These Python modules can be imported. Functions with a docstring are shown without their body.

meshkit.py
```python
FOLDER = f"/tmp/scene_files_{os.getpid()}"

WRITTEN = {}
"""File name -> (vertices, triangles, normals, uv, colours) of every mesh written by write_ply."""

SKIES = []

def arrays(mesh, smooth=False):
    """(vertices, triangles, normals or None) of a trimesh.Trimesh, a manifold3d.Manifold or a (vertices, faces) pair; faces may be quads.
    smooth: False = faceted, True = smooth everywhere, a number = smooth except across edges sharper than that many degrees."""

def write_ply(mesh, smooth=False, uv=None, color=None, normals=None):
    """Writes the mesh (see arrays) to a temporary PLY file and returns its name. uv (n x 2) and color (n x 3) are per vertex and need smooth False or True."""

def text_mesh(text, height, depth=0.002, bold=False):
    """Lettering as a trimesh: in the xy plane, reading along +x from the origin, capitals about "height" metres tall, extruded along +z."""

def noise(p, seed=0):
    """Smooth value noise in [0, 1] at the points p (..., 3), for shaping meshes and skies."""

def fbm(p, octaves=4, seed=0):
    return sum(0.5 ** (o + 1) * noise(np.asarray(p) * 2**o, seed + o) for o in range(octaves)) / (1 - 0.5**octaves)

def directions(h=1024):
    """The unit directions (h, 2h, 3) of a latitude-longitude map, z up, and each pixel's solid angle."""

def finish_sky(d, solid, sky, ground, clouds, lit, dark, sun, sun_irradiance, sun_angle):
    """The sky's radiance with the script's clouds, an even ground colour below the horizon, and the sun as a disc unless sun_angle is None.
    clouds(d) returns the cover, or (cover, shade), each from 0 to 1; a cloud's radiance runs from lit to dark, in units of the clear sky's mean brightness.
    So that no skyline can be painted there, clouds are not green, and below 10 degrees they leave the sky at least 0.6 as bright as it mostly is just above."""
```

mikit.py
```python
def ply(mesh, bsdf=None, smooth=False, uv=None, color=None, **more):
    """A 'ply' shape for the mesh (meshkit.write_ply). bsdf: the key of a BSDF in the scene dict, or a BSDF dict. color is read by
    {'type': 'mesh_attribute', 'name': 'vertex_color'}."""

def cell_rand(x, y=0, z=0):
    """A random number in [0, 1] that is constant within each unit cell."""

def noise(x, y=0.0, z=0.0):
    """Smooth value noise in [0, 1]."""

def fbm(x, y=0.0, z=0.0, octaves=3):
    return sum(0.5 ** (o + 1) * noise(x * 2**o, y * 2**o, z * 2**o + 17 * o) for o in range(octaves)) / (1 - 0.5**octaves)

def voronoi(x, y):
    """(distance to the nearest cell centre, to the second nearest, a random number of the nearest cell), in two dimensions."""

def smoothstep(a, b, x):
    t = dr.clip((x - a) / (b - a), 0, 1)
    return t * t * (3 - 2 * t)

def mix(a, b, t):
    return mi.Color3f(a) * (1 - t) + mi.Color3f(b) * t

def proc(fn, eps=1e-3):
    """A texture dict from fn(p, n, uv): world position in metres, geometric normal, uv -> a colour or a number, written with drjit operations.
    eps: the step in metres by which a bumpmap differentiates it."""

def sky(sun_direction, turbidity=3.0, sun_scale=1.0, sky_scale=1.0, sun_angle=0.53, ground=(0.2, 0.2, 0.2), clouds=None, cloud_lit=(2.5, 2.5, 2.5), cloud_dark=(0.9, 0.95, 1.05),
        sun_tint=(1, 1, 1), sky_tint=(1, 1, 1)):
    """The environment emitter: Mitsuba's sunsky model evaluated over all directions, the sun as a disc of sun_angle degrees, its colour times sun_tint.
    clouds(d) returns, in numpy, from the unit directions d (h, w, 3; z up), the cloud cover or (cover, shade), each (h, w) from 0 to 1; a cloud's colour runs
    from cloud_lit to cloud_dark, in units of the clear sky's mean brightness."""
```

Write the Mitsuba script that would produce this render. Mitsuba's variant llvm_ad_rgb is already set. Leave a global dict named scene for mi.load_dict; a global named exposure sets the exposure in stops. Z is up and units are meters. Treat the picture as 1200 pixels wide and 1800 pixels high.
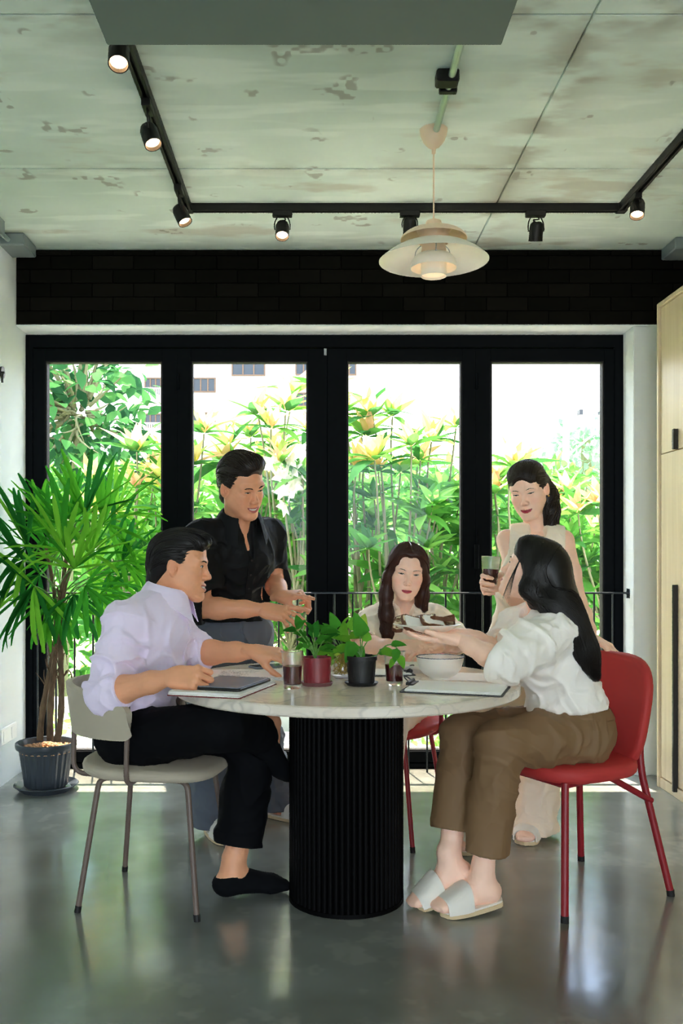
import math, random, numpy as np, trimesh, manifold3d, mitsuba as mi, mikit, meshkit
import drjit as dr
from scipy import ndimage
from mikit import proc, noise, fbm, smoothstep, mix
T = mi.ScalarTransform4f
scene, labels = {}, {}
random.seed(7); rng = np.random.default_rng(7)
# ------------------------------------------------------------------ camera, sky, sun, exposure
F, CX, CY, CAMZ = 1620.0, 555.0, 977.0, 1.15          # focal length and principal point for a 1200 x 1800 frame
scene['camera'] = {'type': 'perspective', 'fov': 2 * math.degrees(math.atan(600 / F)), 'fov_axis': 'x',
                   'principal_point_offset_x': (600 - CX) / 1200, 'principal_point_offset_y': (900 - CY) / 1800,
                   'near_clip': 0.05, 'far_clip': 400.0, 'to_world': T().look_at(origin=[0, 0, CAMZ], target=[0, 1, CAMZ], up=[0, 0, 1])}
SUN = np.array([-0.20, 0.93, 0]); SUN = SUN / np.linalg.norm(SUN) * math.cos(math.radians(74)); SUN[2] = math.sin(math.radians(74))
def sky_clouds(d):
    n = meshkit.fbm(d * np.array([3.0, 3.0, 5.0]) + 5, 5)
    return np.clip((n - 0.30) * 3.2, 0, 1) * 0.9, np.clip((n - 0.6) * 1.5, 0, 0.5)
scene['sky'] = mikit.sky(SUN.tolist(), turbidity=4.0, sun_scale=0.7, sky_scale=1.0, clouds=sky_clouds, cloud_lit=(2.15, 2.12, 2.08), cloud_dark=(1.32, 1.33, 1.36), ground=(0.43, 0.44, 0.41))
exposure = 4.75

def at(px, py, d):
    """The point that stands at depth d (metres from the camera along y) behind this place of the photograph."""
    return np.array([(px - CX) / F * d, d, CAMZ - (py - CY) / F * d])

# ------------------------------------------------------------------ scene entries
def numbered(name):
    if name not in _used:
        _used.add(name); return name
    i = _count.get(name, 0) + 1
    while f'{name}_{i:03d}' in _used: i += 1
    _count[name] = i; k = f'{name}_{i:03d}'; _used.add(k); return k
_used, _count = set(), {}
def thing(name, label, cat, group=None):
    k = numbered(name); labels[k] = {'label': label, 'category': cat}
    if group: labels[k]['group'] = group
    return k
def part(parent, name, mesh, bsdf, smooth=30, label=None, kind=None, **kw):
    """One entry of the scene: a part of parent (a key), or a thing/structure of its own when parent is None."""
    k = numbered(parent + '__' + name if parent else name)
    d = mesh if isinstance(mesh, dict) else mikit.ply(mesh, bsdf, smooth=smooth, **kw)
    scene[k] = d
    if label or kind:
        labels[k] = {}
        if label: labels[k]['label'] = label
        if kind: labels[k]['kind'] = kind
    return k
def whole(name, mesh, bsdf, label, cat, group=None, smooth=30, kind=None, **kw):
    k = thing(name, label, cat, group)
    scene[k] = mesh if isinstance(mesh, dict) else mikit.ply(mesh, bsdf, smooth=smooth, **kw)
    if kind: labels[k]['kind'] = kind
    return k
def struct(name, mesh, bsdf, smooth=30, label=None):
    _used.add(name); scene[name] = mikit.ply(mesh, bsdf, smooth=smooth); labels[name] = {'kind': 'structure'}
    if label: labels[name]['label'] = label
    return name
def placed(d, m): return {**d, 'to_world': T(np.asarray(m, float).tolist())}

# ------------------------------------------------------------------ meshes
def V(*a): return np.array(a, float)
def unit(v): v = np.asarray(v, float); return v / (np.linalg.norm(v) + 1e-12)
def cat(*ms): return trimesh.util.concatenate([m for m in ms if m is not None])
def box(x0, x1, y0, y1, z0, z1, b=0.003):
    lo, hi = V(x0, y0, z0), V(x1, y1, z1); b = min(b, 0.45 * (hi - lo).min()); pts = []
    if b <= 0: return trimesh.creation.box(bounds=[lo, hi])
    for s in np.ndindex(2, 2, 2):
        c = np.where(s, hi, lo); q = np.where(s, -b, b)
        for k in range(3): e = q.copy(); e[k] = 0; pts.append(c + e)
    return trimesh.convex.convex_hull(np.array(pts))
def cbox(c, sx, sy, sz, b=0.003): return box(c[0]-sx/2, c[0]+sx/2, c[1]-sy/2, c[1]+sy/2, c[2]-sz/2, c[2]+sz/2, b)
def tf(m, M): m = m.copy(); m.apply_transform(M); return m
def frame(x, z, o):
    """4 x 4 with local x along x and local z near z."""
    x = unit(x); y = unit(np.cross(z, x)); z = np.cross(x, y); M = np.eye(4); M[:3, 0], M[:3, 1], M[:3, 2], M[:3, 3] = x, y, z, o; return M
def rotz(a): c, s = math.cos(a), math.sin(a); return np.array([[c, -s, 0], [s, c, 0], [0, 0, 1]])
def M4(R=None, o=(0, 0, 0), s=1.0):
    M = np.eye(4); M[:3, :3] = (np.eye(3) if R is None else R) * s; M[:3, 3] = o; return M
def euler(yaw, pitch, roll):
    """Head-like frame: local y forward, x right, z up; yaw turns left about z, pitch raises the front, roll leans the top to local +x (degrees)."""
    a, b, c = map(math.radians, (yaw, pitch, roll))
    Rx = np.array([[1, 0, 0], [0, math.cos(b), -math.sin(b)], [0, math.sin(b), math.cos(b)]])
    Ry = np.array([[math.cos(c), 0, math.sin(c)], [0, 1, 0], [-math.sin(c), 0, math.cos(c)]])
    return rotz(a) @ Rx @ Ry
def spline(pts, n):
    from scipy.interpolate import CubicSpline
    p = np.asarray(pts, float); t = np.r_[0, np.cumsum(np.linalg.norm(np.diff(p, axis=0), axis=1) + 1e-9)]
    return CubicSpline(t / t[-1], p)(np.linspace(0, 1, n))
def tube(pts, r, n=10, caps=True, flat=1.0, up=None):
    """Tube along a polyline; r a number or one per point; flat squashes it along the second axis."""
    p = np.asarray(pts, float); r = np.broadcast_to(np.asarray(r, float), (len(p),))
    t = np.gradient(p, axis=0); t /= np.linalg.norm(t, axis=1, keepdims=True) + 1e-12
    a = np.zeros_like(p); u = np.asarray(up, float) if up is not None else (V(0, 0, 1) if abs(t[0, 2]) < 0.9 else V(1, 0, 0))
    a[0] = unit(np.cross(t[0], u))
    for i in range(1, len(p)): a[i] = unit(a[i-1] - t[i] * (a[i-1] @ t[i]))
    b = np.cross(t, a); g = np.arange(n) * 2 * np.pi / n
    v = (p[:, None] + r[:, None, None] * (np.cos(g)[None, :, None] * a[:, None] + flat * np.sin(g)[None, :, None] * b[:, None])).reshape(-1, 3)
    i, j = np.meshgrid(np.arange(len(p) - 1), np.arange(n), indexing='ij'); q = np.stack([i*n+j, i*n+(j+1) % n, (i+1)*n+(j+1) % n, (i+1)*n+j], -1).reshape(-1, 4)
    f = np.vstack([q[:, [0, 1, 2]], q[:, [0, 2, 3]]])
    if caps:
        k = len(v); v = np.vstack([v, p[0], p[-1]]); j = np.arange(n); e = (len(p) - 1) * n
        f = np.vstack([f, np.stack([(j + 1) % n, j, np.full(n, k)], 1), np.stack([e + j, e + (j + 1) % n, np.full(n, k + 1)], 1)])
    return trimesh.Trimesh(v, f, process=False)
def bend(pts, r, n=7):
    """A polyline with its corners rounded to about radius r."""
    p = [np.asarray(q, float) for q in pts]; out = [p[0]]
    for a, b, c in zip(p, p[1:], p[2:]):
        u, v = unit(a - b), unit(c - b); l = min(r, .45*np.linalg.norm(a - b), .45*np.linalg.norm(c - b)); s, e = b + u*l, b + v*l
        out += [(1-t)**2*s + 2*t*(1-t)*b + t*t*e for t in np.linspace(0, 1, n)]
    return np.array(out + [p[-1]])
def rod(a, b, r, n=10): return tube([a, b], r, n)
def lathe(prof, n=48, c=(0, 0, 0)):
    """Revolves (radius, z) pairs; radius 0 closes."""
    m = trimesh.creation.revolve(np.asarray(prof, float), sections=n); m.apply_translation(c); return m
def prism(poly, d):
    from shapely.geometry import Polygon
    return trimesh.creation.extrude_polygon(poly if hasattr(poly, 'exterior') else Polygon(poly), d, engine='earcut')
def rrect(w, h, r, n=6):
    from shapely.geometry import box as sb
    return sb(-w/2 + r, -h/2 + r, w/2 - r, h/2 - r).buffer(r, quad_segs=n)
def slab(w, h, t, r, b=0.002):
    """Flat plate with rounded corners and softened edges, centred, lying from z=0 to t."""
    ms = [prism(rrect(w - 2*b, h - 2*b, max(r - b, 1e-3)), t), tf(prism(rrect(w, h, r), t - 2*b), M4(o=(0, 0, b)))]
    return trimesh.convex.convex_hull(np.vstack([m.vertices for m in ms]))
def grid_mesh(P, close_u=False):
    """Sheet from points P (n, m, 3)."""
    n, m = P.shape[:2]; i, j = np.meshgrid(np.arange(n - 1), np.arange(m if close_u else m - 1), indexing='ij'); k = (j + 1) % m
    q = np.stack([i*m+j, i*m+k, (i+1)*m+k, (i+1)*m+j], -1).reshape(-1, 4)
    return trimesh.Trimesh(P.reshape(-1, 3), np.vstack([q[:, [0, 1, 2]], q[:, [0, 2, 3]]]), process=False)
def thick(P, t):
    """A sheet given as points (n, m, 3) with thickness t (closed)."""
    n, m = P.shape[:2]; N = grid_mesh(P).vertex_normals.reshape(n, m, 3); A = P + N * t / 2; B = P - N * t / 2
    edge = lambda X: np.concatenate([X[0, :-1], X[:-1, -1], X[-1, :0:-1], X[:0:-1, 0]])
    a, b = grid_mesh(A), grid_mesh(B[:, ::-1]); s = grid_mesh(np.stack([edge(B), edge(A)]), True)
    return cat(a, b, s)

# ------------------------------------------------------------------ materials (each defined once, used by key)
def lin(r, g, b): return [((c/255 + 0.055) / 1.055) ** 2.4 if c > 10 else c/255/12.92 for c in (r, g, b)]
def rgb(c): return {'type': 'rgb', 'value': list(map(float, c))}
def mat(name, color, rough=0.5, spec=0.5, metal=0.0, two=True, bump=None, bs=0.001, **kw):
    c = color if isinstance(color, dict) else rgb(lin(*color))
    b = {'type': 'principled', 'base_color': c, 'roughness': rough, 'metallic': metal, **({} if spec is None else {'specular': spec}), **kw}
    if bump is not None: b = {'type': 'bumpmap', 'arbitrary': bump, 'scale': bs, 'bsdf': b}
    scene['mat_' + name] = {'type': 'twosided', 'bsdf': b} if two else b
    return 'mat_' + name
VC = {'type': 'mesh_attribute', 'name': 'vertex_color'}
# ================================================================== the room
D1, D2 = 4.82, 5.0                      # inner face of the far wall, plane of the folding doors
ZC, XL, XR, XC = 2.75, -1.568, 2.32, 1.712
YB = -3.6
def f_concrete(p, n, uv):
    a = fbm(p.x*1.3 + 3, p.y*1.3, p.z, 4); b = fbm(p.x*3.0, p.y*14, 3.0, 3); c = fbm(p.x*6, p.y*6 + 9, 2.0, 3); d = noise(p.x*45, p.y*45, 1.0)
    e = fbm(p.x*2.2 + 11, p.y*5.5 + 2, 8.0, 5)
    col = mix((0.465, 0.565, 0.515), (0.62, 0.725, 0.675), smoothstep(0.2, 0.8, a))
    col = mix(col, (0.70, 0.79, 0.74), 0.5 * smoothstep(0.5, 0.72, b))
    col = mix(col, (0.34, 0.30, 0.22), 0.45 * smoothstep(0.64, 0.80, e))
    sx = dr.exp(-dr.abs(p.x - 0.82) * 9); s2 = dr.exp(-dr.abs(p.y - 3.81) * 14); s3 = dr.exp(-dr.abs(p.y - 2.725) * 9)
    st = dr.maximum(sx, dr.maximum(0.55 * s2, s3)) * smoothstep(0.38, 0.66, fbm(p.x*5, p.y*9, 4.0, 4))
    col = mix(col, (0.17, 0.125, 0.075), 0.62 * dr.clip(st, 0, 1))
    spots = smoothstep(0.82, 0.9, noise(p.x*9, p.y*11, 5.0)) * smoothstep(0.45, 0.7, d)
    return mix(col, (0.15, 0.13, 0.10), 0.5 * spots)
mat('concrete_ceiling', proc(f_concrete), 0.7, 0.3, bump=proc(lambda p, n, uv: fbm(p.x*9, p.y*30, 1.0, 4) + 0.6*noise(p.x*60, p.y*60, 0.0)), bs=0.0012)
def f_floor(p, n, uv):
    a = fbm(p.x*1.1 + 2, p.y*1.1, 0.0, 4); b = fbm(p.x*4 + 1, p.y*4, 1.0, 4); c = fbm(p.x*16, p.y*16, 1.0, 3)
    col = mix((0.108, 0.110, 0.092), (0.210, 0.232, 0.222), smoothstep(0.25, 0.75, 0.6*a + 0.4*b))
    return mix(col, (0.28, 0.285, 0.26), 0.35 * smoothstep(0.55, 0.75, c) * smoothstep(0.4, 0.6, a))
def f_floor_rough(p, n, uv): return 0.10 + 0.20 * fbm(p.x*2.5 + 7, p.y*2.5, 0.0, 4)
mat('concrete_floor', proc(f_floor), proc(f_floor_rough), None, eta=2.3, bump=proc(lambda p, n, uv: fbm(p.x*7, p.y*7, 0.0, 3)), bs=0.0012)
mat('white_wall', (218, 226, 228), 0.75, 0.3)
mat('door_frame', (8, 12, 17), 0.55, 0.05)
mat('rubber', (14, 14, 15), 0.7)
mat('steel', (150, 155, 160), 0.35, metal=0.9)
scene['mat_pane'] = {'type': 'thindielectric', 'int_ior': 1.2}
# shell
struct('floor', box(XL - 0.25, XR + 0.2, YB, D2 + 0.15, -0.12, 0, 0), 'mat_concrete_floor')
struct('ceiling', box(XL - 0.25, XR + 0.2, YB, D2 + 0.15, ZC + 0.012, ZC + 0.2, 0), 'mat_concrete_ceiling')
seams_x, seams_y = [XL, 0.82, XR], [-2.9, -0.9, 0.55, 1.64, 2.725, 3.81, D1]
for i in range(2):
    for j in range(len(seams_y) - 1):
        part('ceiling', 'panel', box(seams_x[i] + 0.003, seams_x[i+1] - 0.003, seams_y[j] + 0.003, seams_y[j+1] - 0.003, ZC, ZC + 0.013, 0.0025), 'mat_concrete_ceiling')
struct('wall_left', box(XL - 0.25, XL, YB, D2 + 0.15, 0, ZC + 0.012, 0), 'mat_white_wall')
struct('wall_right', box(XR, XR + 0.2, YB, D2 + 0.15, 0, ZC + 0.012, 0), 'mat_white_wall')
ZH = 2.352                                # underside of the beam
struct('wall_far', box(1.66, XR, D1, D2 + 0.15, 0, ZH, 0.004), 'mat_white_wall')
# the beam above the doors: dark painted bricks on a mortar core, white underneath
for i, c in enumerate(((.0052, .0053, .0046), (.0068, .0066, .0058), (.0058, .0057, .0050), (.0082, .0078, .0068))): scene[f'mat_dark_brick_{i}'] = {'type': 'diffuse', 'reflectance': rgb(c)}
scene['mat_dark_mortar'] = {'type': 'diffuse', 'reflectance': rgb((.003, .003, .003))}
struct('wall_beam', cat(box(XL, XR, D1 + 0.008, D2 + 0.15, ZH + 0.006, ZC, 0)), 'mat_dark_mortar')
part('wall_beam', 'soffit', box(XL, XR, D1 + 0.002, D2 + 0.15, ZH, ZH + 0.008, 0.001), 'mat_white_wall', label='white painted underside')
bw, bh = 0.217, 0.0722; r = 0; z = ZH + 0.008
while z < ZC - 0.01:
    x = XL + 0.004 - (0.5 * bw if r % 2 else 0.0) - 0.04
    while x < XR:
        a, b = max(x + 0.0016, XL + 0.003), min(x + bw - 0.0016, XR)
        if b - a > 0.02:
            o = random.uniform(-0.0015, 0.0015)
            part('wall_beam', 'brick', box(a, b, D1 + o, D1 + 0.03, z + 0.0016, min(z + bh - 0.0016, ZC - 0.002), 0.003), f'mat_dark_brick_{random.randrange(4)}', smooth=False)
        x += bw
    z += bh; r += 1
struct('wall_rear_unseen', cat(box(XL, XL + 0.3, YB, YB + 0.15, 0, ZC, 0), box(XR - 0.3, XR, YB, YB + 0.15, 0, ZC, 0), box(XL + 0.3, XR - 0.3, YB, YB + 0.15, 2.5, ZC, 0), box(XL + 0.3, XR - 0.3, YB, YB + 0.15, 0, 0.35, 0)), 'mat_white_wall')     # unseen, behind the camera: an opening placed to light the people from the front
# ---- folding glass doors
def wx(px): return (px - CX) / F * D2
def wz(py): return CAMZ - (py - CY) / F * D2
ytop, zb = wz(589.5), 0.0
frame_x = (wx(45), wx(1097))
fr = [box(frame_x[0], frame_x[0] + 0.045, D2 - 0.02, D2 + 0.09, 0, ytop, 0.004), box(frame_x[1] - 0.06, frame_x[1], D2 - 0.02, D2 + 0.09, 0, ytop, 0.004),
      box(frame_x[0], frame_x[1], D2 - 0.02, D2 + 0.09, wz(612), ytop, 0.004), box(frame_x[0], frame_x[1], D2 - 0.02, D2 + 0.09, 0, 0.028, 0.004)]
struct('window_1', cat(*fr), 'mat_door_frame', label='black metal frame of the folding glass doors')
struct('wall_lintel', box(frame_x[0], frame_x[1], D2 - 0.01, D2 + 0.1, ytop, ZH + 0.002, 0), 'mat_white_wall')
leaves = [(58, 313, 81, 285), (311, 575.4, 337, 540), (574.6, 836, 610, 811), (834, 1080, 862, 1060)]
for i, (a, b, ga, gb) in enumerate(leaves):
    k = f'door_{i+1}'
    A, B, GA, GB, zt, gt, gb2, z0 = wx(a), wx(b), wx(ga), wx(gb), wz(613), wz(635.5), wz(1319), 0.03
    y0, y1 = D2 - 0.012, D2 + 0.045
    m = cat(box(A, GA, y0, y1, z0, zt, 0.004), box(GB, B, y0, y1, z0, zt, 0.004), box(GA - 0.005, GB + 0.005, y0, y1, gt, zt, 0.004), box(GA - 0.005, GB + 0.005, y0, y1, z0, gb2, 0.004))
    struct(k, m, 'mat_door_frame', label='black framed folding glass door leaf')
    g = 0.006
    part(k, 'glazing_bead', cat(box(GA - 0.001, GA + g, y0 + 0.006, y1, gb2, gt, 0.001), box(GB - g, GB + 0.001, y0 + 0.006, y1, gb2, gt, 0.001), box(GA, GB, y0 + 0.006, y1, gt - g, gt + 0.001, 0.001), box(GA, GB, y0 + 0.006, y1, gb2 - 0.001, gb2 + g, 0.001)), 'mat_rubber')
    P = np.array([[[GA, D2 + 0.02, gb2], [GB, D2 + 0.02, gb2]], [[GA, D2 + 0.02, gt], [GB, D2 + 0.02, gt]]])
    part(k, 'pane', grid_mesh(P), 'mat_pane', smooth=False)
    for hz in (0.35, 1.2, 2.05):
        if i in (0, 2): part(k, 'hinge', rod(V(B + 0.002, y0 - 0.004, hz), V(B + 0.002, y0 - 0.004, hz + 0.09), 0.008, 10), 'mat_door_frame')
hx = wx(835)
part('door_3', 'handle', cat(box(hx - 0.013, hx + 0.013, D2 - 0.05, D2 - 0.038, wz(1000), wz(957), 0.003), box(hx - 0.009, hx + 0.009, D2 - 0.042, D2 - 0.01, wz(965), wz(961), 0.001), box(hx - 0.009, hx + 0.009, D2 - 0.042, D2 - 0.01, wz(996), wz(992), 0.001)), 'mat_door_frame', label='black pull handle')
part('door_2', 'latch', box(wx(569), wx(574), D2 - 0.022, D2 - 0.011, wz(626), wz(614), 0.001), 'mat_steel', label='small steel latch at the top')
# ---- railing in the reveal, inside the doors
rail = thing('railing', 'thin dark metal railing across the glass doors at waist height', 'railing')
RY = D1 + 0.075; mat('railing', (38, 46, 52), 0.35, metal=0.4)
part(rail, 'top_rail', cat(box(XL - 0.004, 1.668, RY - 0.018, RY + 0.018, 0.948, 0.957, 0.002)), 'mat_railing')
part(rail, 'bracket', cat(box(XL - 0.003, XL + 0.006, RY - 0.02, RY + 0.02, 0.925, 0.975, 0.001)), 'mat_railing')
part(rail, 'bracket', cat(box(1.655, 1.664, RY - 0.02, RY + 0.02, 0.925, 0.975, 0.001)), 'mat_railing')
bx = (131 - CX) / F * RY - 2 * 0.0985
bal = mikit.ply(rod(V(0, RY, -0.004), V(0, RY, 0.95), 0.0052, 8), 'mat_railing', smooth=40)
while bx < 1.65:
    if bx > XL + 0.03: part(rail, 'baluster', placed(bal, M4(o=(bx, 0, 0))), None)
    bx += 0.0985
# ---- wall socket and wall lamp at the left edge
sk = thing('wall_socket', 'white wall socket low on the left wall behind the palm pot', 'socket')
c = at(6, 1284, 4.77); mat('white_plastic', (236, 238, 238), 0.35)
part(sk, 'plate', box(XL - 0.001, XL + 0.012, 4.56, 4.80, c[2] - 0.042, c[2] + 0.042, 0.004), 'mat_white_plastic')
for q in (4.62, 4.74): part(sk, 'outlet', box(XL + 0.010, XL + 0.015, q - 0.03, q + 0.03, c[2] - 0.03, c[2] + 0.03, 0.003), 'mat_white_plastic')
mat('black_metal', (16, 16, 17), 0.4, 0.5)
wl = thing('wall_lamp', 'black curved arm of a wall lamp at the left edge', 'wall lamp')
c0 = V(XL, 4.60, at(0, 655, 4.6)[2]); ang = np.linspace(math.pi/2, -0.1, 14)
part(wl, 'arm', tube([c0 + V(0.010 + 0.012*math.cos(t), -0.055*math.cos(t), -0.055 + 0.055*math.sin(t)) for t in ang] , 0.006, 10), 'mat_black_metal')
part(wl, 'wall_plate', tube([c0 + V(-0.002, 0, 0), c0 + V(0.008, 0, 0)], 0.03, 24), 'mat_black_metal')
# ---- tall cupboard along the right wall
cb = thing('tall_cupboard', 'tall pale wooden cupboard with black handles along the right wall', 'cupboard')
def f_wood(p, n, uv):
    g = fbm(p.y*38 + 0.8*noise(p.z*2, p.y*3), p.z*1.6, p.x*38, 4); h = noise(p.y*140, p.z*5, p.x*140)
    return mix((0.55, 0.445, 0.29), (0.70, 0.60, 0.425), 0.75*g + 0.25*h)
mat('pale_wood', proc(f_wood), 0.38, 0.5)
CY0, CY1, CZ = 1.6, 4.60, 2.405
part(cb, 'carcass', box(XC + 0.022, XR - 0.003, CY0, CY1 - 0.02, 0.01, CZ - 0.022, 0.002), 'mat_pale_wood')
part(cb, 'side_panel', box(XC - 0.012, XR - 0.003, CY1 - 0.022, CY1, 0.0, CZ, 0.002), 'mat_pale_wood')
part(cb, 'top_panel', box(XC - 0.012, XR - 0.003, CY0, CY1 - 0.02, CZ - 0.022, CZ, 0.002), 'mat_pale_wood')
part(cb, 'plinth', box(XC - 0.004, XC + 0.03, CY0, CY1 - 0.02, 0.0, 0.05, 0.002), 'mat_pale_wood')
zs = at(1160, 799, 4.58)[2]
y = CY1 - 0.026; n = 0
while y - 0.46 > CY0:
    for (za, zb_) in ((0.055, zs - 0.002), (zs + 0.002, CZ - 0.026)):
        dk = part(cb, 'door', box(XC, XC + 0.02, y - 0.455, y, za, zb_, 0.0015), 'mat_pale_wood')
        hy = y - 0.455 + 0.03 if n % 2 == 0 else y - 0.03
        if n == 0: hy = at(1192, 800, 4.3)[1]; hy = XC * F / (1190 - CX)
        if za < 0.1: part(dk, 'handle', box(XC - 0.022, XC + 0.002, hy - 0.009, hy + 0.009, at(0, 1392, hy)[2], at(0, 1028, hy)[2], 0.002), 'mat_black_metal', label='long black handle')
        else: part(dk, 'handle', box(XC - 0.022, XC + 0.002, hy - 0.011, hy + 0.011, at(0, 790, hy)[2], at(0, 754, hy)[2], 0.002), 'mat_black_metal', label='short black handle')
    y -= 0.46; n += 1
# ---- suspended panel, tracks, spots, conduit
sp = thing('suspended_panel', 'large flat grey green panel hanging below the concrete ceiling at the top', 'ceiling panel')
mat('grey_panel', (98, 112, 107), 0.6, 0.3)
PZ = 2.50; pd = (PZ - CAMZ) * F / 897; xa, xb = (188 - CX) / F * pd, (881 - CX) / F * pd
part(sp, 'board', box(xa, xb, 1.0, pd, PZ, PZ + 0.05, 0.003), 'mat_grey_panel')
for q in ((xa + 0.1, 1.15), (xb - 0.1, 1.15), (xa + 0.1, pd - 0.15), (xb - 0.1, pd - 0.15)): part(sp, 'hanger', rod(V(q[0], q[1], PZ + 0.045), V(q[0], q[1], ZC + 0.002), 0.005), 'mat_steel')
tk = thing('lighting_track', 'black lighting track running in a U under the concrete ceiling', 'lighting track')
mat('track_black', (10, 12, 12), 0.5, 0.3)
TZ0, TZ1 = ZC - 0.032, ZC + 0.001
TD = (TZ0 - CAMZ) * F / (977 - 372); txl, txr = (330 - CX) / F * TD, (1092 - CX) / F * TD
def track(x0, x1, y0, y1):
    w = 0.012
    if y1 - y0 > x1 - x0: return cat(box(x0, x0 + w, y0, y1, TZ0, TZ1, 0.001), box(x1 - w, x1, y0, y1, TZ0, TZ1, 0.001), box(x0, x1, y0, y1, TZ0 + 0.02, TZ1, 0.001))
    return cat(box(x0, x1, y0, y0 + w, TZ0, TZ1, 0.001), box(x0, x1, y1 - w, y1, TZ0, TZ1, 0.001), box(x0, x1, y0, y1, TZ0 + 0.02, TZ1, 0.001))
part(tk, 'rail', track(txl - 0.018, txl + 0.018, 1.2, TD + 0.018), 'mat_track_black')
part(tk, 'rail', track(txr - 0.018, txr + 0.018, 1.2, TD + 0.018), 'mat_track_black')
part(tk, 'rail', track(txl, txr, TD - 0.018, TD + 0.018), 'mat_track_black')
for x in (txl, txr): part(tk, 'corner_joint', box(x - 0.022, x + 0.022, TD - 0.022, TD + 0.022, TZ0 - 0.003, TZ1, 0.002), 'mat_track_black')
mat('spot_black', (9, 9, 9), 0.45, 0.35)
scene['mat_bulb'] = {'type': 'diffuse', 'reflectance': rgb((0.8, 0.75, 0.6))}
def spot(px, py, mount, axis, lit, label):
    """Spotlight: an adapter in the track at depth mount, a yoke, a can with its mouth near (px, py) and a lamp in the mouth."""
    x, y = mount; k = thing('track_spotlight', label, 'spotlight', None)
    part(k, 'adapter', cat(box(x - 0.045, x + 0.045, y - 0.016, y + 0.016, TZ0 - 0.024, TZ0 + 0.004, 0.003)) if axis == 'x' else box(x - 0.016, x + 0.016, y - 0.045, y + 0.045, TZ0 - 0.024, TZ0 + 0.004, 0.003), 'mat_spot_black')
    return k
scene_spots = []
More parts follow.
